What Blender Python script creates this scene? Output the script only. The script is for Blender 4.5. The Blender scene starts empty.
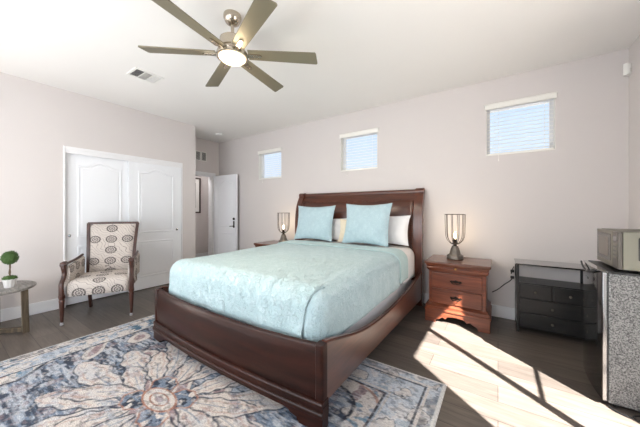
import bpy, bmesh, math, random
import numpy as np
from mathutils import Vector, Matrix, noise
random.seed(4); PI = math.pi
sc = bpy.context.scene
COL = sc.collection

def S(r, g, b, a=1.0):
    def f(c):
        c /= 255.0
        return c / 12.92 if c <= 0.04045 else ((c + 0.055) / 1.055) ** 2.4
    return (f(r), f(g), f(b), a)

# ------------------------------------------------------------------ camera
FPX, CAMZ, YAW = 263.5, 1.227, 34.04
cd = bpy.data.cameras.new('camera'); cam = bpy.data.objects.new('camera', cd); COL.objects.link(cam)
cd.sensor_width = 36.0; cd.lens = FPX / 640 * 36.0; cd.shift_y = -3.5 / 640; cd.clip_start = 0.05
cam.location = (0, 0, CAMZ); cam.rotation_euler = (PI / 2, 0, math.radians(YAW)); sc.camera = cam

# ------------------------------------------------------------------ world, sun, daylight, added fill
w = bpy.data.worlds.new('sky'); sc.world = w; w.use_nodes = True
nt = w.node_tree; nt.nodes.clear()
wo = nt.nodes.new('ShaderNodeOutputWorld'); bg = nt.nodes.new('ShaderNodeBackground')
tc = nt.nodes.new('ShaderNodeTexCoord'); sx = nt.nodes.new('ShaderNodeSeparateXYZ'); cr = nt.nodes.new('ShaderNodeValToRGB')
cr.color_ramp.elements[0].position = 0.0; cr.color_ramp.elements[0].color = S(232, 240, 250)
cr.color_ramp.elements[1].position = 0.6; cr.color_ramp.elements[1].color = S(150, 196, 245)
nt.links.new(tc.outputs['Generated'], sx.inputs[0]); nt.links.new(sx.outputs['Z'], cr.inputs[0])
nt.links.new(cr.outputs[0], bg.inputs[0]); nt.links.new(bg.outputs[0], wo.inputs[0])
bg.inputs[1].default_value = 0.95

SUN_AZ = Vector((-0.765, 0.645, 0)).normalized(); SUN_EL = math.radians(44.2)
sl = bpy.data.lights.new('sun', 'SUN'); so = bpy.data.objects.new('sun', sl); COL.objects.link(so)
sl.energy = 44; sl.angle = math.radians(0.6); sl.color = (1.0, 0.975, 0.94)
sdir = Vector((SUN_AZ.x * math.cos(SUN_EL), SUN_AZ.y * math.cos(SUN_EL), -math.sin(SUN_EL)))
so.rotation_euler = sdir.to_track_quat('-Z', 'Y').to_euler(); so.location = (4, -3, 5)

def area(name, loc, d, sx_, sy_, e, col=(1, 1, 1)):
    l = bpy.data.lights.new(name, 'AREA'); o = bpy.data.objects.new(name, l); COL.objects.link(o)
    l.shape = 'RECTANGLE'; l.size = sx_; l.size_y = sy_; l.energy = e; l.color = col
    o.location = loc; o.rotation_euler = Vector(d).to_track_quat('-Z', 'Z').to_euler(); return o
area('fill_south_added', (-2.1, -1.52, 1.35), (0, 1, 0.30), 3.6, 2.0, 86, (0.93, 0.975, 1.0))  # added fill from behind the camera, shining through a made-up opening
area('daylight_patio_door', (1.22, 1.40, 1.10), (-1, 0.0, 0.10), 1.1, 2.0, 8, (0.97, 0.985, 1.0))

sc.view_settings.view_transform = 'Standard'; sc.view_settings.look = 'None'
sc.view_settings.gamma = 1.0; sc.view_settings.use_curve_mapping = False
sc.view_settings.exposure = 0.42

# ------------------------------------------------------------------ materials
def nodes(name):
    m = bpy.data.materials.new(name); m.use_nodes = True
    return m, m.node_tree, m.node_tree.nodes['Principled BSDF']
def N(t, kind, **kw):
    n = t.nodes.new(kind)
    for k, v in kw.items():
        if k.startswith('i_'):
            key = k[2:].replace('_', ' '); n.inputs[key].default_value = v
        else: setattr(n, k, v)
    return n
def plain(name, c, rough=0.6, metal=0.0, bump=0.0, bscale=60, var=0.06, vscale=3.0, spec=0.5, coat=0.0):
    m, t, p = nodes(name); L = t.links.new
    tcn = N(t, 'ShaderNodeTexCoord'); nz = N(t, 'ShaderNodeTexNoise', i_Scale=vscale, i_Detail=4.0)
    L(tcn.outputs['Object'], nz.inputs['Vector'])
    mx = N(t, 'ShaderNodeMix', data_type='RGBA')
    mx.inputs[6].default_value = tuple(min(1, v * (1 - var)) for v in c[:3]) + (1,)
    mx.inputs[7].default_value = tuple(min(1, v * (1 + var)) for v in c[:3]) + (1,)
    L(nz.outputs['Fac'], mx.inputs[0]); L(mx.outputs[2], p.inputs['Base Color'])
    p.inputs['Roughness'].default_value = rough; p.inputs['Metallic'].default_value = metal
    p.inputs['Specular IOR Level'].default_value = spec; p.inputs['Coat Weight'].default_value = coat
    p.inputs['Coat Roughness'].default_value = 0.12
    if bump:
        n2 = N(t, 'ShaderNodeTexNoise', i_Scale=bscale, i_Detail=3.0); L(tcn.outputs['Object'], n2.inputs['Vector'])
        b = N(t, 'ShaderNodeBump', i_Strength=bump, i_Distance=0.01); L(n2.outputs['Fac'], b.inputs['Height']); L(b.outputs[0], p.inputs['Normal'])
    return m
def wood(name, c1, c2, rough=0.35, stretch=(1, 12, 12), scale=2.5, coat=0.3, spec=0.4):
    m, t, p = nodes(name); L = t.links.new
    tcn = N(t, 'ShaderNodeTexCoord'); mp = N(t, 'ShaderNodeMapping'); mp.inputs['Scale'].default_value = stretch
    L(tcn.outputs['Object'], mp.inputs[0])
    nz = N(t, 'ShaderNodeTexNoise', i_Scale=scale, i_Detail=7.0, i_Roughness=0.6, i_Distortion=0.6); L(mp.outputs[0], nz.inputs['Vector'])
    r = N(t, 'ShaderNodeValToRGB'); r.color_ramp.elements[0].position = 0.3; r.color_ramp.elements[0].color = c1
    r.color_ramp.elements[1].position = 0.72; r.color_ramp.elements[1].color = c2
    L(nz.outputs['Fac'], r.inputs[0]); L(r.outputs[0], p.inputs['Base Color'])
    p.inputs['Roughness'].default_value = rough; p.inputs['Coat Weight'].default_value = coat; p.inputs['Coat Roughness'].default_value = 0.28
    p.inputs['Specular IOR Level'].default_value = spec
    return m
def emis(name, c, s):
    m, t, p = nodes(name); p.inputs['Base Color'].default_value = c
    p.inputs['Emission Color'].default_value = c; p.inputs['Emission Strength'].default_value = s; return m
def glass(name, tint=(1, 1, 1, 1), gl=0.06):
    m, t, p = nodes(name); L = t.links.new; t.nodes.remove(p)
    tr = N(t, 'ShaderNodeBsdfTransparent'); tr.inputs[0].default_value = tint
    g = N(t, 'ShaderNodeBsdfGlossy', i_Roughness=0.02); mx = N(t, 'ShaderNodeMixShader'); mx.inputs[0].default_value = gl
    L(tr.outputs[0], mx.inputs[1]); L(g.outputs[0], mx.inputs[2]); L(mx.outputs[0], t.nodes['Material Output'].inputs[0]); return m

M_WALL = plain('wall_paint', S(214, 208, 206), 0.9, bump=0.12, bscale=180, var=0.012, spec=0.2)
M_CEIL = plain('ceiling_paint', S(238, 236, 233), 0.95, bump=0.15, bscale=150, var=0.01, spec=0.1)
M_WHITE = plain('white_trim_paint', S(236, 236, 238), 0.45, var=0.01)
M_DOOR = plain('white_door_paint', S(238, 240, 244), 0.45, var=0.01)
M_BLIND = plain('blind_vinyl', S(240, 238, 232), 0.5, var=0.01)
M_CHERRY = wood('cherry_wood', S(56, 26, 17), S(104, 54, 34), 0.28, (1, 10, 10), 2.2, 0.5)
M_CHERRYV = wood('cherry_wood_vertical', S(56, 26, 17), S(104, 54, 34), 0.28, (10, 10, 1), 2.2, 0.5)
M_RAIL = wood('polished_cherry_rail', S(56, 28, 18), S(106, 58, 38), 0.34, (10, 1, 10), 2.2, 1.0, 0.8)
M_BEDSHADE = wood('shaded_cherry_wood', S(30, 14, 10), S(58, 28, 20), 0.30, (1, 10, 10), 2.2, 0.05, 0.22)  # cherry darkened in its colour to stand in for the unlit footboard
M_NIGHT = wood('warm_cherry_wood', S(78, 38, 24), S(124, 66, 43), 0.35, (1, 9, 14), 3.0, 0.3)
M_NIGHTTOP = wood('warm_cherry_top', S(74, 40, 28), S(112, 66, 46), 0.22, (1, 9, 14), 3.0, 0.5)
M_BLACKW = wood('black_painted_wood', S(26, 26, 27), S(40, 40, 40), 0.35, (1, 12, 12), 3, 0.2)
M_CHAIRW = wood('walnut_chair_wood', S(44, 24, 19), S(80, 46, 36), 0.35, (8, 8, 1), 5, 0.2)
M_OLDW = wood('weathered_oak', S(50, 41, 31), S(98, 84, 66), 0.7, (10, 10, 1), 4, 0.0)
M_OLDTOP = wood('weathered_grey_top', S(104, 101, 98), S(158, 154, 149), 0.5, (2, 12, 12), 4, 0.0)
M_NICKEL = plain('brushed_nickel', S(190, 180, 165), 0.25, 1.0, var=0.04)
M_BLADE = plain('champagne_blade', S(132, 124, 104), 0.38, 0.35, var=0.03)
M_DARKM = plain('dark_bronze', S(45, 38, 34), 0.4, 0.8)
M_BRASS = plain('aged_brass', S(170, 130, 70), 0.35, 0.9)
M_CAGE = plain('grey_metal_cage', S(92, 84, 80), 0.4, 0.7)
M_LAMPBASE = plain('mottled_pewter', S(122, 114, 106), 0.45, 0.5, bump=0.4, bscale=70, var=0.4, vscale=30)
M_BLACKP = plain('black_plastic', S(22, 22, 23), 0.35)
M_GLOSSB = plain('gloss_black', S(10, 10, 11), 0.06, spec=0.8, coat=1.0)
M_STEEL = plain('stainless_steel', S(138, 134, 122), 0.35, 0.8, var=0.03)
M_CHROME = plain('chrome', S(200, 202, 204), 0.15, 1.0)
M_MWGLASS = plain('microwave_glass', S(70, 64, 58), 0.12, spec=0.7)
M_PLASTW = plain('white_plastic', S(235, 234, 230), 0.4)
M_VENTD = plain('vent_interior', S(88, 86, 86), 0.8)
M_PANE = glass('window_glass')
M_BULBG = glass('bulb_glass', (1, 0.95, 0.85, 1), 0.1)
M_BULB = emis('warm_filament', (1, 0.82, 0.55, 1), 30)
M_DIFF = emis('fan_light_diffuser', (1, 0.86, 0.66, 1), 0.85)
M_SHEET = plain('white_sheet', S(232, 231, 232), 0.9, bump=0.25, bscale=25, var=0.01)
M_BEIGE = plain('cream_pillowcase', S(222, 210, 188), 0.9, bump=0.25, bscale=30, var=0.02)
M_POT = plain('white_ceramic', S(215, 212, 210), 0.5, var=0.03)
M_GREEN = plain('topiary_leaf', S(66, 94, 42), 0.7, var=0.45, vscale=60)
M_TRUNK = plain('topiary_stem', S(92, 76, 58), 0.8)
M_SPECK = None

def speckle():
    m, t, p = nodes('silver_speckled_side'); L = t.links.new
    tcn = N(t, 'ShaderNodeTexCoord'); v = N(t, 'ShaderNodeTexNoise', i_Scale=130.0, i_Detail=2.0, i_Roughness=0.8)
    L(tcn.outputs['Object'], v.inputs['Vector'])
    r = N(t, 'ShaderNodeValToRGB'); r.color_ramp.elements[0].position = 0.38; r.color_ramp.elements[0].color = S(58, 58, 59)
    r.color_ramp.elements[1].position = 0.62; r.color_ramp.elements[1].color = S(138, 138, 137)
    L(v.outputs['Fac'], r.inputs[0]); L(r.outputs[0], p.inputs['Base Color'])
    p.inputs['Metallic'].default_value = 0.25; p.inputs['Roughness'].default_value = 0.4
    b = N(t, 'ShaderNodeBump', i_Strength=0.6, i_Distance=0.004); L(v.outputs['Fac'], b.inputs['Height']); L(b.outputs[0], p.inputs['Normal'])
    return m
M_SPECK = speckle()

def floor_mat():
    m, t, p = nodes('grey_brown_laminate'); L = t.links.new
    tcn = N(t, 'ShaderNodeTexCoord')
    br = N(t, 'ShaderNodeTexBrick', offset=0.37, squash=1.0)
    br.inputs['Color1'].default_value = S(101, 92, 85); br.inputs['Color2'].default_value = S(82, 75, 70); br.inputs['Mortar'].default_value = S(48, 43, 41)
    br.inputs['Scale'].default_value = 1.0; br.inputs['Brick Width'].default_value = 1.22; br.inputs['Row Height'].default_value = 0.185
    br.inputs['Mortar Size'].default_value = 0.0022; br.inputs['Mortar Smooth'].default_value = 0.2
    L(tcn.outputs['Object'], br.inputs['Vector'])
    mp = N(t, 'ShaderNodeMapping'); mp.inputs['Scale'].default_value = (1.2, 16, 1); L(tcn.outputs['Object'], mp.inputs[0])
    nz = N(t, 'ShaderNodeTexNoise', i_Scale=2.6, i_Detail=8.0, i_Roughness=0.62, i_Distortion=0.9); L(mp.outputs[0], nz.inputs['Vector'])
    r = N(t, 'ShaderNodeValToRGB'); r.color_ramp.elements[0].position = 0.3; r.color_ramp.elements[0].color = (0.72, 0.71, 0.69, 1)
    r.color_ramp.elements[1].position = 0.7; r.color_ramp.elements[1].color = (1.25, 1.25, 1.25, 1)
    L(nz.outputs['Fac'], r.inputs[0])
    mx = N(t, 'ShaderNodeMix', data_type='RGBA', blend_type='MULTIPLY'); mx.inputs[0].default_value = 1.0
    L(br.outputs['Color'], mx.inputs[6]); L(r.outputs[0], mx.inputs[7]); L(mx.outputs[2], p.inputs['Base Color'])
    p.inputs['Roughness'].default_value = 0.36; p.inputs['Specular IOR Level'].default_value = 0.35
    b = N(t, 'ShaderNodeBump', i_Strength=0.15, i_Distance=0.003); L(nz.outputs['Fac'], b.inputs['Height']); L(b.outputs[0], p.inputs['Normal'])
    return m
M_FLOOR = floor_mat()

def quilt_mat(name, c1, c2, strength, scale=16):
    m, t, p = nodes(name); L = t.links.new
    tcn = N(t, 'ShaderNodeTexCoord'); vo = N(t, 'ShaderNodeTexVoronoi', feature='SMOOTH_F1', i_Scale=float(scale))
    nz = N(t, 'ShaderNodeTexNoise', i_Scale=scale * 1.4, i_Detail=4.0, i_Distortion=2.2)
    L(tcn.outputs['Object'], nz.inputs['Vector'])
    mxv = N(t, 'ShaderNodeMix', data_type='RGBA'); mxv.inputs[0].default_value = 0.12
    L(tcn.outputs['Object'], mxv.inputs[6]); L(nz.outputs['Color'], mxv.inputs[7]); L(mxv.outputs[2], vo.inputs['Vector'])
    ad = N(t, 'ShaderNodeMath', operation='ADD'); L(vo.outputs['Distance'], ad.inputs[0]); L(nz.outputs['Fac'], ad.inputs[1])
    r = N(t, 'ShaderNodeValToRGB'); r.color_ramp.elements[0].position = 0.55; r.color_ramp.elements[0].color = c2
    r.color_ramp.elements[1].position = 1.0; r.color_ramp.elements[1].color = c1
    L(ad.outputs[0], r.inputs[0]); L(r.outputs[0], p.inputs['Base Color'])
    b = N(t, 'ShaderNodeBump', i_Strength=strength, i_Distance=0.012, invert=True); L(ad.outputs[0], b.inputs['Height']); L(b.outputs[0], p.inputs['Normal'])
    p.inputs['Roughness'].default_value = 0.85; p.inputs['Sheen Weight'].default_value = 0.2
    return m
M_QUILT = quilt_mat('aqua_quilt', S(182, 207, 212), S(200, 220, 225), 0.9, 22)
M_QUILTF = quilt_mat('aqua_quilt_foot_panel', S(181, 206, 210), S(199, 219, 223), 1.0, 22)
M_QUILTB = quilt_mat('quilt_reverse', S(178, 205, 207), S(190, 214, 216), 0.3, 24)
M_SHAM = quilt_mat('aqua_sham', S(174, 199, 208), S(190, 212, 219), 0.6, 26)

def chair_fabric(name, ax0, ax1, cw=0.17, ch=0.135, ow=0.060, oh=0.046):
    """cream fabric printed with rows of dark concentric medallions and scribbled lines"""
    m, t, p = nodes(name); L = t.links.new
    tcn = N(t, 'ShaderNodeTexCoord'); sp = N(t, 'ShaderNodeSeparateXYZ'); L(tcn.outputs['Object'], sp.inputs[0])
    def math_(op, a, b=None, c=None):
        n = N(t, 'ShaderNodeMath', operation=op)
        for i, v in enumerate((a, b, c)):
            if v is None: continue
            if isinstance(v, (int, float)): n.inputs[i].default_value = v
            else: L(v, n.inputs[i])
        return n.outputs[0]
    U = sp.outputs[ax0]; V = math_('ADD', sp.outputs['Y'], sp.outputs['Z']) if ax1 == 'unrolled' else sp.outputs[ax1]
    u = math_('DIVIDE', U, cw); v = math_('DIVIDE', V, ch)
    u2 = math_('ADD', u, 0.5); v2 = math_('ADD', v, 0.2)
    oc = math_('MODULO', math_('ABSOLUTE', math_('FLOOR', u2)), 2.0); orow = math_('MODULO', math_('ABSOLUTE', math_('FLOOR', v2)), 2.0)
    present = math_('SUBTRACT', 1.0, math_('MULTIPLY', oc, orow))
    fu = math_('SUBTRACT', math_('FRACT', u2), 0.5); fv = math_('SUBTRACT', math_('FRACT', v2), 0.5)
    du = math_('MULTIPLY', fu, cw / ow); dv = math_('MULTIPLY', fv, ch / oh)
    d = math_('SQRT', math_('ADD', math_('MULTIPLY', du, du), math_('MULTIPLY', dv, dv)))
    inside = math_('MULTIPLY', math_('LESS_THAN', d, 1.0), present)
    rings = math_('GREATER_THAN', math_('SINE', math_('MULTIPLY', d, 17.0)), -0.6)
    ang = math_('ARCTAN2', dv, du)
    spokes = math_('GREATER_THAN', math_('SINE', math_('MULTIPLY', ang, 12.0)), -0.75)
    rim = math_('GREATER_THAN', d, 0.86)
    dark = math_('MULTIPLY', inside, math_('MAXIMUM', math_('MULTIPLY', rings, spokes), rim))
    # thin diagonal scribbles between the medallions
    wv = N(t, 'ShaderNodeTexWave', wave_type='BANDS', bands_direction='DIAGONAL', i_Scale=7.0, i_Distortion=9.0, i_Detail=2.0)
    L(tcn.outputs['Object'], wv.inputs['Vector'])
    line = math_('LESS_THAN', math_('ABSOLUTE', math_('SUBTRACT', wv.outputs['Fac'], 0.5)), 0.10)
    scr = math_('MULTIPLY', math_('MULTIPLY', line, math_('SUBTRACT', 1.0, inside)), 0.6)
    fac = math_('MAXIMUM', math_('MULTIPLY', dark, 0.88), scr)
    mx = N(t, 'ShaderNodeMix', data_type='RGBA'); mx.inputs[6].default_value = S(196, 187, 180); mx.inputs[7].default_value = S(52, 44, 46)
    L(fac, mx.inputs[0]); L(mx.outputs[2], p.inputs['Base Color']); p.inputs['Roughness'].default_value = 0.9
    return m
M_FABXZ = chair_fabric('medallion_fabric_upright', 'X', 'Z')
M_FABXY = chair_fabric('medallion_fabric_seat', 'X', 'unrolled', 0.17, 0.15, 0.060, 0.054)
M_FABYZ = chair_fabric('medallion_fabric_side', 'Y', 'Z')

# ------------------------------------------------------------------ mesh helpers
def nb(): return bmesh.new()
def box(bm, x0, x1, y0, y1, z0, z1):
    vs = [bm.verts.new(c) for c in ((x0, y0, z0), (x1, y0, z0), (x1, y1, z0), (x0, y1, z0), (x0, y0, z1), (x1, y0, z1), (x1, y1, z1), (x0, y1, z1))]
    for f in ((3, 2, 1, 0), (4, 5, 6, 7), (0, 1, 5, 4), (1, 2, 6, 5), (2, 3, 7, 6), (3, 0, 4, 7)): bm.faces.new([vs[i] for i in f])
    return bm
def loft(bm, secs, caps=True, closed=True):
    rings = [[bm.verts.new(p) for p in s] for s in secs]
    n = len(secs[0])
    for a, b in zip(rings[:-1], rings[1:]):
        for i in range(n if closed else n - 1):
            j = (i + 1) % n; bm.faces.new((a[i], a[j], b[j], b[i]))
    if caps and closed:
        bm.faces.new(list(reversed(rings[0]))); bm.faces.new(rings[-1])
    return bm
def prism(bm, poly, axis, a0, a1):
    def P(p, a):
        return {'x': (a, p[0], p[1]), 'y': (p[0], a, p[1]), 'z': (p[0], p[1], a)}[axis]
    return loft(bm, [[P(p, a0) for p in poly], [P(p, a1) for p in poly]])
def lathe(bm, prof, c=(0, 0, 0), n=24, axis='z', phase=0.0):
    secs = []
    for r, h in prof:
        r = max(r, 1e-4); s = []
        for i in range(n):
            a = 2 * PI * i / n + phase; u, v = r * math.cos(a), r * math.sin(a)
            s.append({'z': (c[0] + u, c[1] + v, c[2] + h), 'x': (c[0] + h, c[1] + u, c[2] + v), 'y': (c[0] + v, c[1] + h, c[2] + u)}[axis])
        secs.append(s)
    return loft(bm, secs)
def tube(bm, pts, r, n=8, sq=None):
    pts = [Vector(p) for p in pts]; secs = []
    rs = r if isinstance(r, (list, tuple)) else [r] * len(pts)
    prev = None
    for i, p in enumerate(pts):
        t_ = (pts[min(i + 1, len(pts) - 1)] - pts[max(i - 1, 0)]).normalized()
        ref = prev if prev is not None else (Vector((0, 0, 1)) if abs(t_.z) < 0.9 else Vector((1, 0, 0)))
        a = (ref - t_ * ref.dot(t_)).normalized(); b = t_.cross(a); prev = a
        secs.append([p + (a * math.cos(2 * PI * k / n + PI / n) + b * math.sin(2 * PI * k / n + PI / n)) * rs[i] for k in range(n)])
    return loft(bm, secs)
def grid(bm, fn, nu, nv):
    vs = [[bm.verts.new(fn(i / nu, j / nv)) for j in range(nv + 1)] for i in range(nu + 1)]
    for i in range(nu):
        for j in range(nv): bm.faces.new((vs[i][j], vs[i + 1][j], vs[i + 1][j + 1], vs[i][j + 1]))
    return bm
def smooth(pts, n=6):
    out = []
    P = [Vector(p) for p in pts]
    for i in range(len(P) - 1):
        p0, p1, p2, p3 = P[max(i - 1, 0)], P[i], P[i + 1], P[min(i + 2, len(P) - 1)]
        for k in range(n):
            t_ = k / n
            out.append(0.5 * ((2 * p1) + (-p0 + p2) * t_ + (2 * p0 - 5 * p1 + 4 * p2 - p3) * t_ ** 2 + (-p0 + 3 * p1 - 3 * p2 + p3) * t_ ** 3))
    out.append(P[-1]); return out
def rounded(x0, x1, y0, y1, r, n=5):
    out = []
    for cx, cy, a0 in ((x1 - r, y1 - r, 0), (x0 + r, y1 - r, 90), (x0 + r, y0 + r, 180), (x1 - r, y0 + r, 270)):
        for k in range(n + 1):
            a = math.radians(a0 + 90 * k / n); out.append((cx + r * math.cos(a), cy + r * math.sin(a)))
    return out

def tag(o, label=None, cat=None, group=None, kind=None):
    if label: o['label'] = label
    if cat: o['category'] = cat
    if group: o['group'] = group
    if kind: o['kind'] = kind
    return o
def empty(name, loc, rz=0.0, label=None, cat=None, group=None):
    o = bpy.data.objects.new(name, None); COL.objects.link(o); o.location = loc; o.rotation_euler = (0, 0, rz)
    o.empty_display_size = 0.1
    return tag(o, label, cat, group)
def obj(name, bm, mat, parent=None, sm=False, bevel=0.0, world=True, seg=2):
    """link ONE mesh; if it has a parent and world is True, the shape was given in world coordinates"""
    bmesh.ops.recalc_face_normals(bm, faces=bm.faces)
    me = bpy.data.meshes.new(name); bm.to_mesh(me); bm.free(); me.materials.append(mat)
    o = bpy.data.objects.new(name, me); COL.objects.link(o)
    if parent:
        o.parent = parent
        if world:
            mtx = Matrix.Identity(4); q = parent
            while q: mtx = q.matrix_basis @ mtx; q = q.parent
            me.transform(mtx.inverted())
    if sm:
        me.polygons.foreach_set('use_smooth', [True] * len(me.polygons))
        try: me.set_sharp_from_angle(angle=math.radians(40))
        except Exception: pass
    if bevel:
        b = o.modifiers.new('bevel', 'BEVEL'); b.width = bevel; b.segments = seg; b.limit_method = 'ANGLE'; b.angle_limit = math.radians(35)
        me.polygons.foreach_set('use_smooth', [True] * len(me.polygons))
        try: me.set_sharp_from_angle(angle=math.radians(35))
        except Exception: pass
    return o
def struct(name, bm, mat, parent=None, bevel=0.0):
    o = obj(name, bm, mat, parent, bevel=bevel)
    if not parent: o['kind'] = 'structure'
    return o
def dup(root, loc, rz, label, name=None):
    r = root.copy(); COL.objects.link(r); r.location = loc; r.rotation_euler = (0, 0, rz); r['label'] = label
    def rec(a, b):
        for ch in a.children:
            c = ch.copy(); COL.objects.link(c); c.parent = b; rec(ch, c)
    rec(root, r); return r
def origin(o):
    """move the origin of a one-mesh thing to the bottom of its shape"""
    me = o.data; vs = [v.co for v in me.vertices]
    c = Vector(((min(v.x for v in vs) + max(v.x for v in vs)) / 2, (min(v.y for v in vs) + max(v.y for v in vs)) / 2, min(v.z for v in vs)))
    me.transform(Matrix.Translation(-c)); o.location = c; return o

# ------------------------------------------------------------------ room shell
XL, XR, YB, YS, H = -4.52, 1.013, 3.654, -1.35, 2.74
XD = -5.22; YA = 2.68; XH = -6.25; T = 0.13
def wall_panel(bm, axis, face, back, a0, a1, z0, z1, holes=()):
    """wall slab; axis 'x' = runs along x at y=face..back; holes (a0,a1,z0,z1)"""
    As = sorted({a0, a1, *[h[0] for h in holes], *[h[1] for h in holes]})
    Zs = sorted({z0, z1, *[h[2] for h in holes], *[h[3] for h in holes]})
    P = (lambda a, d, z: (a, d, z)) if axis == 'x' else (lambda a, d, z: (d, a, z))
    def hole(i, j):
        if i < 0 or j < 0 or i >= len(As) - 1 or j >= len(Zs) - 1: return True
        a, z = (As[i] + As[i + 1]) / 2, (Zs[j] + Zs[j + 1]) / 2
        return any(h[0] < a < h[1] and h[2] < z < h[3] for h in holes)
    cache = {}
    def V(a, d, z):
        k = (a, d, z)
        if k not in cache: cache[k] = bm.verts.new(P(a, d, z))
        return cache[k]
    for i in range(len(As) - 1):
        for j in range(len(Zs) - 1):
            if hole(i, j): continue
            A0, A1, Z0, Z1 = As[i], As[i + 1], Zs[j], Zs[j + 1]
            for d in (face, back): bm.faces.new((V(A0, d, Z0), V(A1, d, Z0), V(A1, d, Z1), V(A0, d, Z1)))
            for cond, q in ((hole(i - 1, j), ((A0, Z0), (A0, Z1))), (hole(i + 1, j), ((A1, Z0), (A1, Z1))),
                            (hole(i, j - 1), ((A0, Z0), (A1, Z0))), (hole(i, j + 1), ((A0, Z1), (A1, Z1)))):
                if cond: bm.faces.new((V(q[0][0], face, q[0][1]), V(q[1][0], face, q[1][1]), V(q[1][0], back, q[1][1]), V(q[0][0], back, q[0][1])))
    return bm

b = nb(); box(b, XH - T, XR + T, YS - T, 4.9, -0.1, 0.0); fl = struct('floor', b, M_FLOOR)
b = nb(); box(b, XH - T, XR + T, YS - T, 4.9, H, H + 0.1); struct('ceiling', b, M_CEIL)
WZ = [(1.828, 2.372), (1.836, 2.408), (1.858, 2.442)]; WZ0, WZ1 = 1.84, 2.44
WINS = [(-3.935, -3.335), (-2.07, -1.455), (-0.115, 0.495)]
b = nb(); wall_panel(b, 'x', YB, YB + T, XD - T, XR + T, 0, H, [(x0, x1, z0, z1) for (x0, x1), (z0, z1) in zip(WINS, WZ)]); struct('wall_back', b, M_WALL)
CY0, CY1, CZ = 0.955, 2.425, 2.0
b = nb(); wall_panel(b, 'y', XL, XL - 0.11, YS, YA, 0, H, [(CY0, CY1, 0, CZ)]); struct('wall_left', b, M_WALL)
b = nb(); box(b, XD - T, XL - 0.11, YA - 0.12, YA, 0, H); struct('wall_return', b, M_WALL)
DY0, DY1, DZ = 2.74, 3.49, 1.975
b = nb(); wall_panel(b, 'y', XD, XD - T, YA, YB, 0, H, [(DY0, DY1, 0, DZ)]); struct('wall_doorway', b, M_WALL)
PY0, PY1, PZ = 0.81, 1.995, 2.19
b = nb(); wall_panel(b, 'y', XR, XR + T, YS - T, YB, 0, H, [(PY0, PY1, 0, PZ)]); struct('wall_right', b, M_WALL)
b = nb(); wall_panel(b, 'x', YS, YS - T, XL - 0.11, XR, 0, H, [(-3.9, -0.3, 0.5, 2.3)]); struct('wall_south', b, M_WALL)
# closet niche and hall beyond the doorway
b = nb(); box(b, -5.20, -5.1, 0.6, YA - 0.12, 0, H); box(b, -5.1, XL - 0.11, 0.5, 0.6, 0, H); struct('wall_closet', b, M_WALL)
b = nb(); box(b, XH - T, XH, 1.9, 4.9, 0, H); struct('wall_hall_far', b, M_WALL)
b = nb(); box(b, XH, XD - T, 4.8, 4.9, 0, H); struct('wall_hall_north', b, M_WALL)
b = nb(); box(b, XH, XD - T, 1.9, 2.0, 0, H); box(b, XD - T, XD - T + 0.1, 2.0, YA - 0.12, 0, H); struct('wall_hall_south', b, M_WALL)
b = nb(); box(b, XD - T, XD - 0.02, YB + T, 4.8, 0, H); struct('wall_hall_east', b, M_WALL)

def baseboard(name, x0, x1, y0, y1):
    b = nb(); box(b, x0, x1, y0, y1, 0, 0.135); struct(name, b, M_WHITE, bevel=0.004)
baseboard('baseboard_back', XD + 0.0, XR, YB - 0.014, YB)
baseboard('baseboard_left', XL, XL + 0.014, YS, CY0 - 0.0)
baseboard('baseboard_left_far', XL, XL + 0.014, CY1, YA)
baseboard('baseboard_right', XR - 0.014, XR, PY1 + 0.06, YB - 0.014)
baseboard('baseboard_south', XL + 0.014, XR, YS, YS + 0.014)
baseboard('baseboard_hall', XH, XH + 0.014, 2.0, 4.8)

# door casing in the alcove
b = nb()
box(b, XD, XD + 0.018, DY0 - 0.06, DY1 + 0.065, DZ, DZ + 0.065); box(b, XD, XD + 0.018, DY1, DY1 + 0.065, 0, DZ); box(b, XD, XD + 0.018, DY0 - 0.06, DY0, 0, DZ)
box(b, XD - T, XD, DY1 - 0.015, DY1, 0, DZ); box(b, XD - T, XD, DY0, DY0 + 0.015, 0, DZ); box(b, XD - T, XD, DY0 + 0.015, DY1 - 0.015, DZ - 0.015, DZ)
struct('trim_1', b, M_WHITE, bevel=0.003)
# closet jamb, header and track
b = nb()
box(b, XL - 0.11, XL + 0.008, CY0 - 0.018, CY0, 0, CZ + 0.035); box(b, XL - 0.11, XL + 0.008, CY1, CY1 + 0.018, 0, CZ + 0.035)
box(b, XL - 0.11, XL + 0.008, CY0, CY1, CZ, CZ + 0.035); box(b, XL - 0.028, XL + 0.004, CY0, CY1, CZ - 0.05, CZ)
struct('trim_2', b, M_WHITE, bevel=0.003)

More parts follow.
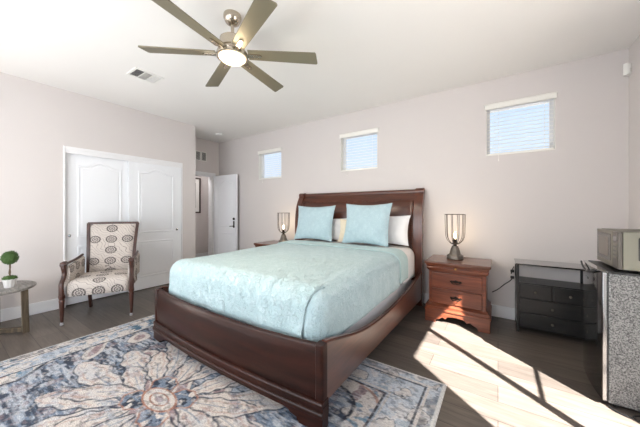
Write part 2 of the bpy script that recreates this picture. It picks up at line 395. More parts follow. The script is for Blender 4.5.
def panel_door(w, h, th=0.034, lx=0.12, z_low=(0.18, 0.74), z_up=(0.86, 1.80), arch=0.065):
    """local: u = 0..w along x, front face at y=-th; raised arch-top panels on both faces"""
    b = nb(); box(b, 0, w, -th, 0, 0, h)
    x0, x1 = lx, w - lx
    def arch_loop(i, z0, z1, ar):
        a, c = x0 + i, x1 - i; pts = [(a, z0 + i), (c, z0 + i)]
        n = 16 if ar else 1
        for k in range(n + 1):
            t_ = 1 - k / n; s = t_ if t_ <= 0.5 else 1 - t_
            e = min(1, max(0, (s - 0.12) / 0.38)); e = e * e * (3 - 2 * e)
            pts.append((a + (c - a) * t_, z1 - i + ar * e))
        return pts
    for (z0, z1), ar in ((z_low, 0), (z_up, arch)):
        for side in (-1, 1):
            ys = (-th, -th - 0.007) if side < 0 else (0, 0.007)
            y0, y1 = ys
            prof = [(0.0, y0), (0.008, y1), (0.022, y1), (0.030, y0 + (y1 - y0) * 0.12), (0.052, y0 + (y1 - y0) * 0.75)]
            secs = [[(x, y, z) for x, z in arch_loop(i, z0, z1, ar)] for i, y in prof]
            loft(b, secs, caps=False); bm_v = [b.verts.new(p) for p in secs[-1]]; b.faces.new(bm_v)
    return b
def place_door(name, w, h, loc, rz, label=None, **kw):
    o = obj(name, panel_door(w, h, **kw), M_DOOR, bevel=0.0); o.location = loc; o.rotation_euler = (0, 0, rz); o['kind'] = 'structure'
    if label: o['label'] = label
    return o
# closet sliding doors: local x -> +Y, front (-y local) -> +X : rotate +90deg
cl = place_door('door_1', 0.735, 1.965, (XL - 0.075, CY0 + 0.003, 0.012), PI / 2, 'left white sliding closet door, partly behind patterned armchair')
cr_ = place_door('door_2', 0.775, 1.965, (XL - 0.035, CY1 - 0.778, 0.012), PI / 2, 'right white sliding closet door beside the alcove')
for d, x in ((cl, 0.045), (cr_, 0.70)):
    b = nb(); lathe(b, [(0.0, -0.037), (0.012, -0.037), (0.016, -0.036), (0.018, -0.033)], (x, 0, 0.885), 20, 'y'); p = obj('finger_pull', b, M_CHROME, d, True, world=False)
# open bedroom door
dr = place_door('door_3', 0.72, 1.96, (XD + 0.02, 3.552, 0.012), math.radians(2.0), 'open white panelled bedroom door')
b = nb(); box(b, 0.63, 0.665, -0.043, -0.034, 0.845, 0.985); lathe(b, [(0.022, 0), (0.022, -0.012), (0.012, -0.016), (0.010, -0.032)], (0.648, -0.034, 0.88), 16, 'y')
tube(b, [(0.648, -0.066, 0.88), (0.60, -0.072, 0.88), (0.56, -0.070, 0.875)], 0.009, 8); obj('door_handle', b, M_DARKM, dr, True, world=False)
b = nb(); lathe(b, [(0.027, -0.034), (0.027, -0.046), (0.022, -0.052), (0.0, -0.052)], (0.648, 0, 1.03), 20, 'y'); obj('deadbolt', b, M_DARKM, dr, True, world=False)

# windows in the back wall, patio door, added south window for the fill
def window(name, x0, x1, z0, z1, y, out=1, mull=()):
    """frame across an opening in an x-running wall at depth y"""
    b = nb(); f = 0.036
    ya, yb = (y, y + 0.05)
    box(b, x0, x1, ya, yb, z0, z0 + f); box(b, x0, x1, ya, yb, z1 - f, z1); box(b, x0, x0 + f, ya, yb, z0 + f, z1 - f); box(b, x1 - f, x1, ya, yb, z0 + f, z1 - f)
    for m in mull: box(b, m - 0.02, m + 0.02, ya, yb, z0 + f, z1 - f)
    o = struct(name, b, M_WHITE)
    b = nb(); box(b, x0 + f, x1 - f, y + 0.022, y + 0.028, z0 + f, z1 - f); obj('pane', b, M_PANE, o)
    return o
for i, (x0, x1) in enumerate(WINS):
    z0, z1 = WZ[i]; wn = window('window_%d' % (i + 1), x0, x1, z0, z1, YB + 0.07)
    b = nb(); box(b, x0, x0 + 0.004, YB + 0.002, YB + 0.07, z0, z1); box(b, x1 - 0.004, x1, YB + 0.002, YB + 0.07, z0, z1); box(b, x0 + 0.004, x1 - 0.004, YB + 0.002, YB + 0.07, z0, z0 + 0.004)
    obj('jamb_liner', b, M_BLIND, wn)
window('window_4', -3.9, -0.3, 0.5, 2.3, YS - T + 0.02, mull=(-2.7, -1.5))  # unseen window, added to give the south fill an opening
b = nb(); f = 0.05; X0, X1 = XR + 0.03, XR + 0.09
y0, y1 = PY0, PY1
box(b, X0, X1, y0, y1, 0, 0.03); box(b, X0, X1, y0, y1, PZ - 0.03, PZ); box(b, X0, X1, y0, y0 + 0.035, 0.03, PZ - 0.03); box(b, X0, X1, y1 - 0.03, y1, 0.03, PZ - 0.03)
box(b, X0 + 0.015, X0 + 0.045, 1.4475, 1.5025, 0.03, PZ - 0.03)
box(b, X0 + 0.022, X1 - 0.022, 1.5025, y1 - 0.03, 1.05, 1.07)
pd = struct('door_4', b, M_WHITE)
b = nb(); box(b, X0 + 0.027, X0 + 0.033, y0 + 0.035, y1 - 0.03, 0.03, PZ - 0.03); obj('pane', b, M_PANE, pd)
# patio slab outside the door
b = nb(); box(b, XR + T, 6.0, -4.0, 4.9, -0.16, -0.06); struct('patio_ground', b, plain('concrete', S(178, 172, 164), 0.9, bump=0.2))

# ------------------------------------------------------------------ blinds
def blind(x0, x1, WZ0, WZ1, label):
    cx = (x0 + x1) / 2; r = empty('window_blind', (cx, YB + 0.035, WZ0), 0, label, 'window blind', 'horizontal blinds in the high windows')
    b = nb(); box(b, x0 - 0.012, x1 + 0.012, YB - 0.018, YB - 0.004, WZ1 - 0.048, WZ1 + 0.004); box(b, x0 - 0.018, x1 + 0.018, YB - 0.023, YB - 0.001, WZ1 + 0.004, WZ1 + 0.012)
    obj('valance', b, M_BLIND, r, bevel=0.002)
    b = nb(); n = 12; z = WZ0 + 0.048; st = (WZ1 - 0.05 - z) / 11.4
    for k in range(n):
        zz = z + k * st
        pts = [(YB + 0.010, zz - 0.009), (YB + 0.033, zz - 0.0002), (YB + 0.056, zz + 0.005), (YB + 0.056, zz + 0.0075), (YB + 0.033, zz + 0.0028), (YB + 0.010, zz - 0.006)]
        prism(b, pts, 'x', x0 + 0.008, x1 - 0.008)
    obj('slats', b, M_BLIND, r)
    b = nb(); box(b, x0 + 0.008, x1 - 0.008, YB + 0.006, YB + 0.058, WZ0 + 0.005, WZ0 + 0.026); obj('bottom_rail', b, M_BLIND, r, bevel=0.003)
    for x in (x0 + 0.085, x1 - 0.085):
        b = nb(); tube(b, [(x, YB + 0.005, WZ0 + 0.012), (x, YB + 0.005, WZ1 - 0.01)], 0.0016, 6); obj('ladder_cord', b, M_BLIND, r)
    b = nb(); tube(b, [(x0 + 0.12, YB - 0.006, WZ1 - 0.06), (x0 + 0.12, YB - 0.012, WZ0 - 0.04)], 0.0014, 6); tube(b, [(x0 + 0.12, YB - 0.012, WZ0 - 0.04), (x0 + 0.12, YB - 0.012, WZ0 - 0.07)], [0.002, 0.005], 8); obj('pull_cord', b, M_BLIND, r)
blind(*WINS[0], *WZ[0], 'white horizontal blind in the high window nearest the open door')
blind(*WINS[1], *WZ[1], 'white horizontal blind in the high window above the headboard')
blind(*WINS[2], *WZ[2], 'white horizontal blind in the high window nearest the corner motion sensor')

# ------------------------------------------------------------------ rug
def build_rug():
    X0, X1, Y0, Y1 = -3.315, -0.295, -0.37, 2.02
    nx, ny = 604, 478
    rs = np.random.RandomState(11)
    xs = np.linspace(-1.51, 1.51, nx); ys = np.linspace(-1.195, 1.195, ny)
    Xg, Yg = np.meshgrid(xs, ys)
    def vn(sx_, sy_, oct_=3, seed=0):
        r = np.random.RandomState(seed); out = np.zeros_like(Xg); amp = 1.0; tot = 0
        for o in range(oct_):
            fx, fy = sx_ * 2 ** o, sy_ * 2 ** o
            gx, gy = int(3.1 * fx) + 4, int(2.5 * fy) + 4
            g = r.rand(gy, gx)
            u = (Xg + 1.52) * fx; v = (Yg + 1.2) * fy
            iu, iv = u.astype(int), v.astype(int); fu, fv = u - iu, v - iv
            fu = fu * fu * (3 - 2 * fu); fv = fv * fv * (3 - 2 * fv)
            out += amp * ((g[iv, iu] * (1 - fu) + g[iv, iu + 1] * fu) * (1 - fv) + (g[iv + 1, iu] * (1 - fu) + g[iv + 1, iu + 1] * fu) * fv)
            tot += amp; amp *= 0.6
        return out / tot
    def lin3(r, g, b_): return np.array(S(r, g, b_)[:3])
    navy, steel, pale = lin3(54, 61, 74), lin3(112, 125, 142), lin3(182, 186, 193)
    cream, rust, char = lin3(200, 192, 185), lin3(160, 116, 100), lin3(54, 57, 66)
    teal = lin3(92, 128, 150); mauve = lin3(146, 128, 130)
    img = np.zeros(Xg.shape + (3,))
    def put(mask, c):
        m_ = np.clip(mask, 0, 1)[..., None]; img[:] = img * (1 - m_) + c * m_
    def sm(e0, e1, x):
        t_ = np.clip((x - e0) / (e1 - e0), 0, 1); return t_ * t_ * (3 - 2 * t_)
    n1 = 0.35 * vn(4, 12, 3, 1) + 0.65 * vn(10, 44, 3, 71); n2 = vn(14, 14, 3, 2); n3 = vn(40, 60, 2, 3); n4 = 0.4 * vn(7, 20, 2, 4) + 0.6 * vn(14, 60, 2, 72); n5 = vn(3, 3, 3, 5)
    img[:] = steel
    put(sm(0.46, 0.56, n1) * 0.9, navy); put(sm(0.50, 0.62, n4) * 0.8, pale); put(sm(0.58, 0.7, n2) * 0.5, mauve)
    wx = (vn(3, 3, 2, 8) - .5) * 0.12; wy = (vn(3, 3, 2, 9) - .5) * 0.12
    # scattered leafy scrolls in the field
    A, B_ = Xg + wx, Yg + wy
    sc1 = np.sin(A * 9.5 + 2.2 * np.sin(B_ * 5.0)) * np.sin(B_ * 10.5 + 2.0 * np.sin(A * 4.5))
    put(sm(0.52, 0.60, sc1) * 0.9, cream); put(sm(0.035, 0.0, np.abs(sc1 - 0.54)) * 0.7, char)
    put(sm(0.80, 0.9, sc1), mauve)
    # corner spandrels: big wavy cream ground
    th = np.arctan2(Yg, Xg * 0.80)
    rr = np.sqrt((Xg * 0.80) ** 2 + Yg ** 2) + (n5 - .5) * 0.05
    edge = 0.97 + 0.07 * np.abs(np.sin(th * 6)) + 0.05 * np.sin(th * 10 + 1)
    sp = sm(edge, edge + 0.012, rr)
    put(sp, cream)
    put(sp * sm(0.60, 0.66, vn(8, 12, 3, 21)) * 0.8, steel); put(sp * sm(0.62, 0.66, vn(10, 16, 3, 22)) * 0.8, teal); put(sp * sm(0.66, 0.7, vn(9, 12, 3, 23)), mauve)
    put(sm(0.020, 0.006, np.abs(rr - edge)), char)
    ring2 = edge + 0.13
    put(sm(0.014, 0.004, np.abs(rr - ring2)) * 0.8, rust)
    # central flower
    def petals(n, R, amp, ph, inner, col, line, w_=0.011, tip=1.0):
        t_ = np.arctan2(Yg + wy * .5, Xg + wx * .5); r_ = np.hypot(Xg + wx * .5, (Yg + wy * .5) * 1.0)
        k = np.abs(np.cos((t_ + ph) * n / 2)) ** tip
        e = R * (1 - amp + amp * k) + 0.018 * np.cos(t_ * n * 4)
        body = sm(e + 0.004, e - 0.004, r_) * (r_ > inner)
        put(body, col); put(sm(w_, w_ * 0.4, np.abs(r_ - e)) * (r_ > inner), line)
        return r_, t_, e, body
    PX, PY = (Xg + wx * .35) / 1.12, Yg + wy * .35
    def petal(a, L0, L1, W, col, wob):
        ca, sa = math.cos(a), math.sin(a); al = PX * ca + PY * sa; ac = -PX * sa + PY * ca
        ac = ac - 0.035 * np.sin(al * 6 + wob)                        # petals bend a little
        s_ = np.clip((al - L0) / (L1 - L0), 0, 1)
        wd = W * np.sin(PI * s_ ** 1.35) ** 0.55 * (1 + 0.13 * np.sin(s_ * 24 + wob))
        inn = sm(0.004, -0.004, np.abs(ac) - wd) * (s_ > 0) * (s_ < 1)
        put(sm(0.017, 0.009, np.abs(ac) - wd) * (s_ > 0) * (s_ < 1) * 0.85, navy); put(inn, col)
        put(inn * sm(0.55, 0.64, vn(10, 10, 3, 30)) * 0.45, pale); put(inn * sm(0.60, 0.66, vn(14, 18, 3, 32)) * 0.5, mauve)
        put(inn * sm(0.62, 0.68, vn(16, 24, 3, 33)) * 0.6, steel)
        put(inn * sm(0.007, 0.002, np.abs(ac)) * (s_ < 0.62) * 0.75, steel)
        put(inn * sm(0.010, 0.004, np.abs(np.abs(ac) - wd * 0.62)) * (s_ > .3) * 0.35, rust)
    for k in range(14): petal(2 * PI * (k + .5) / 14, 0.22, 0.86 if k % 2 else 0.74, 0.088, cream, k * 1.7)
    for k in range(12): petal(2 * PI * k / 12, 0.14, 0.60 if k % 2 else 0.50, 0.066, cream, k * 2.3)
    for k in range(4):
        a = PI / 4 + k * PI / 2; cx_, cy_ = 0.17 * math.cos(a), 0.125 * math.sin(a)
        d_ = np.hypot((Xg - cx_) / 0.100, (Yg - cy_) / 0.075) + 0.06 * np.sin(np.arctan2(Yg - cy_, Xg - cx_) * 7)
        lob = sm(1.02, 0.98, d_); put(lob, steel); put(lob * sm(0.48, 0.56, vn(18, 22, 3, 41)), navy); put(lob * sm(0.60, 0.64, vn(20, 20, 2, 42)), cream)
        put(sm(0.11, 0.05, np.abs(d_ - 1)) * 0.8, rust)
    q = np.hypot(Xg / 0.15, Yg / 0.075)
    put(sm(1.03, 0.97, q), cream); put(sm(0.10, 0.04, np.abs(q - 1)), rust); put(sm(0.08, 0.03, np.abs(q - 0.55)), rust); put(sm(0.3, 0.25, q), mauve)
    # borders
    ax, ay = 1.51 - np.abs(Xg), 1.195 - np.abs(Yg); de = np.minimum(ax, ay)
    along = np.where(ax < ay, Yg, Xg)
    band = sm(0.325, 0.32, de)
    put(band, lin3(150, 162, 176))
    put(band * sm(0.5, 0.6, n1) * 0.8, pale); put(band * sm(0.52, 0.60, vn(12, 12, 3, 51)), navy * 0.5 + teal * 0.5); put(band * sm(0.56, 0.62, vn(14, 14, 3, 52)), cream)
    put(band * sm(0.2, 0.9, Xg) * 0.5, lin3(198, 203, 210))  # border painted paler to the right, standing in for stronger light there
    mot = np.sin(along * 18) * np.sin((de - 0.02) * 21)
    put(band * sm(0.4, 0.55, mot + (n2 - .5)) * 0.8, cream); put(band * sm(0.05, 0.02, np.abs(mot + (n2 - .5) - 0.42)) * 0.8, char)
    for d_, w_, c_ in ((0.325, 0.008, char), (0.30, 0.006, cream), (0.115, 0.006, char), (0.095, 0.008, cream)):
        put(sm(w_ + 0.003, w_ - 0.002, np.abs(de - d_)) * 0.9, c_)
    put(sm(0.09, 0.085, de) * 0.55 * sm(0.42, 0.6, vn(16, 16, 3, 55)), char)
    # distressing, everywhere
    put(sm(0.52, 0.72, vn(7, 34, 4, 61)) * 0.42, pale); put(sm(0.56, 0.75, n3) * 0.35, cream); put(sm(0.60, 0.72, vn(30, 50, 2, 63)) * 0.4, char)
    put(sm(0.024, 0.018, de), lin3(205, 202, 198))
    me = bpy.data.meshes.new('pile')
    co = np.zeros((ny, nx, 3)); co[..., 0] = Xg; co[..., 1] = Yg * 1.0; co[..., 2] = 0.0105
    co[..., 2] += 0.0012 * n3
    dn = np.minimum(de / 0.008, 1.0); co[..., 2] = 0.003 + (co[..., 2] - 0.003) * np.sqrt(dn)
    idx = np.arange(nx * ny).reshape(ny, nx)
    fc = np.stack([idx[:-1, :-1], idx[:-1, 1:], idx[1:, 1:], idx[1:, :-1]], -1).reshape(-1, 4)
    me.vertices.add(nx * ny); me.vertices.foreach_set('co', co.reshape(-1).astype(np.float32))
    me.loops.add(fc.size); me.loops.foreach_set('vertex_index', fc.reshape(-1).astype(np.int32))
    me.polygons.add(len(fc)); me.polygons.foreach_set('loop_start', np.arange(0, fc.size, 4, dtype=np.int32))
    me.update(calc_edges=True)
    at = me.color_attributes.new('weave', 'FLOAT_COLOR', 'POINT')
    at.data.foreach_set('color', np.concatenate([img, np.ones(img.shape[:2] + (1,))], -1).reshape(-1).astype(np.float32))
    me.polygons.foreach_set('use_smooth', [True] * len(me.polygons))
    m, t, p = nodes('rug_weave'); L = t.links.new
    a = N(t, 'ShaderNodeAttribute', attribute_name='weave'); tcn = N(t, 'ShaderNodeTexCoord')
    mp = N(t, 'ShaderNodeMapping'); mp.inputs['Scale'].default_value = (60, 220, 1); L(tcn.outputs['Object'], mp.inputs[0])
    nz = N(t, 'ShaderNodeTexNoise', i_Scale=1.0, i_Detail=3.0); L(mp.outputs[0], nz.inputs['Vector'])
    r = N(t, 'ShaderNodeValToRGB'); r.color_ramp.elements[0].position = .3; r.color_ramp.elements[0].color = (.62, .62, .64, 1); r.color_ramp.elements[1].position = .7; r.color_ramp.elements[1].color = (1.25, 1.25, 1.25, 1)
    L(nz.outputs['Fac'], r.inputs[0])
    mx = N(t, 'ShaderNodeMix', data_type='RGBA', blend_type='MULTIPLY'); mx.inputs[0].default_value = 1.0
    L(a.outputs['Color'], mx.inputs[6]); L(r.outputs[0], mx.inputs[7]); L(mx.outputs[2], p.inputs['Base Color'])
    p.inputs['Roughness'].default_value = 0.95; p.inputs['Specular IOR Level'].default_value = 0.15
    bp = N(t, 'ShaderNodeBump', i_Strength=0.3, i_Distance=0.003); L(nz.outputs['Fac'], bp.inputs['Height']); L(bp.outputs[0], p.inputs['Normal'])
    me.materials.append(m)
    root = empty('area_rug', ((X0 + X1) / 2, (Y0 + Y1) / 2, 0), 0, 'large distressed blue and cream floral rug lying under the bed', 'rug')
    o = bpy.data.objects.new('pile', me); COL.objects.link(o); o.parent = root
    b = nb(); box(b, -1.51, 1.51, -1.195, 1.195, 0.0005, 0.004); obj('backing', b, plain('rug_backing', S(196, 190, 182), 0.9), root, world=False)
build_rug()
RUGZ = 0.0122

# ------------------------------------------------------------------ bed
BX0, BX1 = -2.83, -0.79      # headboard outer
FX0, FX1 = -2.712, -0.797    # footboard outer
FY = 1.205
bed = empty('sleigh_bed', ((FX0 + FX1) / 2, 2.4, 0), 0, 'large dark cherry sleigh bed with curved headboard, standing on the blue rug', 'bed')
def bow(x): 
    t_ = (x - (FX0 + FX1) / 2) / ((FX1 - FX0) / 2); return -0.045 * (1 - t_ * t_)
def top_dip(x):
    t_ = (x - (FX0 + FX1) / 2) / ((FX1 - FX0) / 2); return -0.022 * (1 - abs(t_) ** 2.5)
def bowed(b, prof, x0, x1, n=28, dip=None):
    """prof: (dy, z, isTop) outline, swept along the bowed front"""
    secs = []
    for i in range(n + 1):
        x = x0 + (x1 - x0) * i / n
        secs.append([(x, FY + bow(x) + p[0], p[1] + (top_dip(x) if (dip and p[1] > 0.4) else 0)) for p in prof])
    return loft(b, secs)
b = nb(); bowed(b, [(0.012, 0.15), (0.0, 0.20), (-0.004, 0.30), (0.002, 0.40), (0.006, 0.462), (0.010, 0.474), (0.030, 0.480), (0.045, 0.470), (0.048, 0.44), (0.045, 0.15)], FX0 + 0.035, FX1 - 0.035, dip=True)
ft = obj('footboard', b, M_BEDSHADE, bed, True)
b = nb(); bowed(b, [(-0.010, 0.140), (-0.017, 0.146), (-0.018, 0.156), (-0.014, 0.166), (-0.004, 0.172), (0.05, 0.172), (0.05, 0.140)], FX0 - 0.004, FX1 + 0.006)
bowed(b, [(-0.004, 0.122), (-0.010, 0.118), (-0.010, 0.142), (0.05, 0.142), (0.05, 0.084), (-0.012, 0.084), (-0.021, 0.090), (-0.024, 0.102), (-0.021, 0.114), (-0.012, 0.121)], FX0 - 0.006, FX1 + 0.008)
obj('moulding', b, M_BEDSHADE, ft, True)
for s, x0, x1 in ((0, FX0 - 0.004, FX0 + 0.05), (1, FX1 - 0.05, FX1 + 0.004)):
    b = nb(); lo = rounded(x0, x1, FY - 0.010, FY + 0.055, 0.016)
    loft(b, [[(p[0], p[1], 0.176) for p in lo], [(p[0], p[1], 0.47) for p in lo], [(x0 + (p[0] - x0) * .94 + .0015, p[1] * 1.0 + (FY + .02 - p[1]) * .1, 0.482) for p in lo]])
    obj('corner_post', b, M_BEDSHADE, bed, True)
# bracket feet of the footboard with a shaped apron between them
def bracket(x0, x1, flip):
    b = nb(); ux = [0, 0.02, 0.14, 0.20, 0.26, 0.30, 0.30, 0.0]; uz = [RUGZ, RUGZ, RUGZ, 0.035, 0.045, 0.062, 0.088, 0.088]
    pts = smooth([(0.15, RUGZ, 0), (0.17, 0.035, 0), (0.215, 0.047, 0), (0.235, 0.062, 0), (0.29, 0.070, 0)], 4)
    poly = [(0, RUGZ)] + [(p.x, p.y) for p in pts] + [(0.29, 0.088), (0, 0.088)]
    secs = []
    for dy in (-0.012, 0.05):
        s = []
        for u, z in poly:
            x = (x1 - u) if flip else (x0 + u); s.append((x, FY + bow(x) + dy - (0.004 if (z < 0.03 and dy < 0) else 0), z))
        secs.append(s)
    return loft(b, secs)
obj('foot', bracket(FX0 - 0.004, 0, False), M_BEDSHADE, bed, bevel=0.003)
obj('foot', bracket(0, FX1 + 0.006, True), M_BEDSHADE, bed, bevel=0.003)
b = nb(); bowed(b, [(-0.008, 0.066), (-0.008, 0.088), (0.03, 0.088), (0.03, 0.066)], FX0 + 0.26, FX1 - 0.26); obj('apron', b, M_BEDSHADE, bed)
# side rails, sweeping
RT = [(1.25, 0.476), (1.35, 0.452), (1.47, 0.420), (1.66, 0.372), (1.88, 0.338), (2.2, 0.318), (2.6, 0.322), (3.0, 0.352), (3.3, 0.392), (3.46, 0.43)]
rt = smooth([(y, z, 0) for y, z in RT], 4)
for s, xa, xb in ((0, FX0 + 0.004, FX0 + 0.024), (1, FX1 - 0.034, FX1 - 0.004)):
    b = nb(); poly = [(p.x, p.y) for p in rt] + [(3.46, 0.105), (2.6, 0.125), (1.8, 0.145), (1.25, 0.150)]
    prism(b, poly, 'x', xa, xb); r = obj('side_rail', b, M_RAIL, bed)
    b = nb(); xm = (xa + xb) / 2
    loft(b, [[(xm + dx, p.x, p.y + dz) for dx, dz in ((-0.015, 0.0), (-0.017, 0.008), (-0.013, 0.015), (0.013, 0.015), (0.017, 0.008), (0.015, 0.0))] for p in rt]); obj('rail_cap', b, M_CHERRY, r, True)
# headboard: S-curve profile
hp_front = smooth([(3.470, 0.02, 0), (3.462, 0.40, 0), (3.452, 0.85, 0), (3.458, 1.12, 0), (3.495, 1.31, 0), (3.565, 1.455, 0)], 6)
def hb_prof(off_f, th, ztop=1.455, zbot=0.0, roll=0.036):
    f_ = [(p.x - off_f, max(p.y, zbot)) for p in hp_front if p.y <= ztop + .001 and p.y >= zbot - 0.02]
    out = list(f_)
    ex, ez = f_[-1]
    if roll:
        cx, cz = ex + roll * 0.75, ez + roll * 0.35
        for k in range(13):
            a = math.radians(205 - k * 21); out.append((cx + roll * math.cos(a), cz + roll * math.sin(a)))
    bk = [(y + th, z) for y, z in reversed(f_) if z < ez - (0.06 if roll else -1)]
    return out + bk
hb = empty('headboard', (0, 0, 0)); hb.parent = bed
HBP = [BX0 + 0.0, BX1]
b = nb(); prism(b, hb_prof(-0.018, 0.026, zbot=0.30), 'x', BX0 + 0.09, BX1 - 0.09)
COL.objects.unlink(hb); bpy.data.objects.remove(hb)
hb = obj('headboard', b, M_CHERRY, bed, True)
for x0, x1 in ((BX0, BX0 + 0.105), (BX1 - 0.105, BX1)):
    b = nb(); prism(b, hb_prof(0.012, 0.075, roll=0.044), 'x', x0, x1); obj('headboard_post', b, M_CHERRYV, bed, True)
# framing on the headboard face: top rail, centre stile, bevelled fields
def on_hb(z, off):
    for a, c in zip(hp_front[:-1], hp_front[1:]):
        if a.y <= z <= c.y: t_ = (z - a.y) / (c.y - a.y); return a.x + (c.x - a.x) * t_ + 0.018 - off
    return hp_front[-1].x + 0.018 - off
xm = (BX0 + BX1) / 2
def hb_field(x0, x1, z0, z1, o0, o1, inset=0.03):
    b = nb(); zs = [z0 + (z1 - z0) * k / 14 for k in range(15)]
    secs = []
    for z in zs:
        e = min(1.0, min(z - z0, z1 - z) / inset)
        secs.append([(x0, on_hb(z, o0), z), (x0 + inset, on_hb(z, o0 + (o1 - o0) * e), z), (x1 - inset, on_hb(z, o0 + (o1 - o0) * e), z), (x1, on_hb(z, o0), z), (x1, on_hb(z, -0.006), z), (x0, on_hb(z, -0.006), z)])
    return loft(b, secs)
for x0, x1 in ((BX0 + 0.16, xm - 0.04), (xm + 0.04, BX1 - 0.16)):
    obj('raised_panel', hb_field(x0, x1, 0.62, 1.34, 0.001, 0.012), M_CHERRY, hb, True)
b = nb(); zs = [0.5 + 0.87 * k / 16 for k in range(17)]
loft(b, [[(xm - 0.03, on_hb(z, 0.014), z), (xm + 0.03, on_hb(z, 0.014), z), (xm + 0.03, on_hb(z, -0.002), z), (xm - 0.03, on_hb(z, -0.002), z)] for z in zs])
obj('centre_stile', b, M_CHERRYV, hb)
b = nb(); zs = [1.355 + 0.05 * k / 4 for k in range(5)]
loft(b, [[(BX0 + 0.10, on_hb(z, 0.012), z), (BX1 - 0.10, on_hb(z, 0.012), z), (BX1 - 0.10, on_hb(z, -0.002), z), (BX0 + 0.10, on_hb(z, -0.002), z)] for z in zs]); obj('top_rail', b, M_CHERRY, hb)
# carved rope moulding beside each post
for sgn, xr in ((1, BX0 + 0.122), (-1, BX1 - 0.122)):
    b = nb(); z = 0.62
    k = 0
    while z < 1.33:
        y = on_hb(z, 0.008); tube(b, [(xr - 0.009, y + .004, z), (xr - 0.003, y - 0.006, z + 0.010), (xr + 0.006, y - 0.004, z + 0.022), (xr + 0.010, y + .004, z + 0.030)], [0.007, 0.012, 0.012, 0.007], 7); z += 0.026
    obj('rope_moulding', b, M_CHERRYV, hb, True)

# ------------------------------------------------------------------ mattress and bedding
MX0, MX1, MY0, MY1, MZ = -2.660, -0.875, 1.285, 3.43, 0.750
RQ = 0.115
mt = empty('mattress', ((MX0 + MX1) / 2, (MY0 + MY1) / 2, 0.14), 0, 'thick white mattress in the sleigh bed, under the aqua quilt', 'mattress')
def rbox(b, x0, x1, y0, y1, z0, z1, r, rz=0.06, n=6):
    secs = []
    for k in range(n + 1):
        a = PI / 2 * k / n; i = rz * (1 - math.sin(a)); secs.append((i, z0 + rz * (1 - math.cos(a))))
    for k in range(n + 1):
        a = PI / 2 * k / n; i = rz * (1 - math.cos(a)); secs.append((i, z1 - rz * (1 - math.sin(a))))
    return loft(b, [[(p[0], p[1], z) for p in rounded(x0 + i, x1 - i, y0 + i, y1 - i, max(r - i, 0.01))] for i, z in secs])
b = nb(); rbox(b, MX0 + 0.02, MX1 - 0.02, MY0 + 0.02, MY1, 0.395, MZ - 0.030, 0.10, 0.11); obj('mattress_top', b, M_SHEET, mt, True)
b = nb(); rbox(b, MX0 + 0.025, MX1 - 0.025, MY0 + 0.025, MY1, 0.14, 0.395, 0.07, 0.02); obj('box_spring', b, M_SHEET, mt, True)
def drape(px, py, off, lmax, r=RQ, ripple=0.0, seed=0.0):
    """cloth lying on the mattress: param point -> surface point"""
    ix0, ix1, iy0 = MX0 + r, MX1 - r, MY0 + r
    qx = min(max(px, ix0), ix1); qy = max(py, iy0)
    ox, oy = px - qx, py - qy; L_ = math.hypot(ox, oy)
    und = 0.006 * noise.noise(Vector((px * 2.1, py * 2.1, seed))) + 0.003 * noise.noise(Vector((px * 6, py * 6, 3 + seed)))
    crown = 0.010 * (1 - ((px - (MX0 + MX1) / 2) / 0.9) ** 2) + 0.022 * max(0, min(1, (py - 1.6) / 1.4))
    zt = MZ - 0.02 + off + und + max(crown, -0.01)
    if L_ < 1e-6: return (px, py, zt)
    dx, dy = ox / L_, oy / L_; L_ = min(L_, lmax); R = r + off
    if L_ < r * PI / 2:
        a = L_ / r; out, dn = R * math.sin(a), R * (1 - math.cos(a))
    else:
        out, dn = R, R + (L_ - r * PI / 2)
    tang = px * abs(dy) + py * abs(dx)
    if L_ > r * PI / 2: out += ripple * (0.5 + 0.5 * math.sin(tang * 17 + 2 * math.sin(tang * 5 + seed))) * min(1, (L_ - r * PI / 2) / 0.15)
    return (qx + dx * out, qy + dy * out, zt - dn)
HANG = RQ * PI / 2 + (MZ - RQ - 0.42)
def cloth(b, x0, x1, y0, y1, off, lmax, nu, nv, **kw):
    return grid(b, lambda u, v: drape(x0 + (x1 - x0) * u, y0 + (y1 - y0) * v, off, lmax, **kw), nu, nv)
q = empty('quilt', ((MX0 + MX1) / 2, 2.0, MZ), 0, 'pale aqua embossed quilt spread over the bed and hanging at the foot', 'quilt')
r_ = RQ; ext = HANG
def solid(o, th):
    s = o.modifiers.new('thickness', 'SOLIDIFY'); s.thickness = th; s.offset = -1.0; return o
b = nb(); cloth(b, MX0 + r_ - ext, MX1 - r_ + ext, MY0 + r_ - ext, 2.80, 0.008, ext, 110, 110, ripple=0.006)
solid(obj('coverlet', b, M_QUILT, q, True), 0.006)
# embossed foot flap, its right edge slanting in as it falls
def flap(u, v):
    yv = 2.55 + (MY0 + r_ - ext + 0.004 - 2.55) * v
    hang = max(0.0, (MY0 + r_) - yv) / ext
    x0 = MX0 + 0.055; x1 = MX1 - 0.060 - 0.050 * hang
    return drape(x0 + (x1 - x0) * u, yv, 0.0165, ext, ripple=0.014, seed=5.0)
def yv_top(v): return 2.55 + (MY0 + r_ - ext + 0.004 - 2.55) * v > MY0 + r_ + 0.03
def flap2(u, v):
    p = flap(u, v); k = min(1, v / 0.45); ke = min(1.0, (1 - u) / 0.12, u / 0.06) if yv_top(v) else 1.0
    return (p[0], p[1], p[2] - 0.015 * (1 - min(k, ke)))
b = nb(); grid(b, flap2, 120, 110); solid(obj('foot_panel', b, M_QUILTF, q, True), 0.006)
fe = RQ * PI / 2 + (MZ - RQ - 0.45)
b = nb(); cloth(b, MX0 + r_ - fe, MX1 - r_ + fe, 2.79, 3.07, 0.020, fe, 100, 16, seed=2.0, ripple=0.004)
solid(obj('turned_back_edge', b, M_QUILTB, q, True), 0.010)
b = nb(); se = RQ * PI / 2 + (MZ - RQ - 0.40)
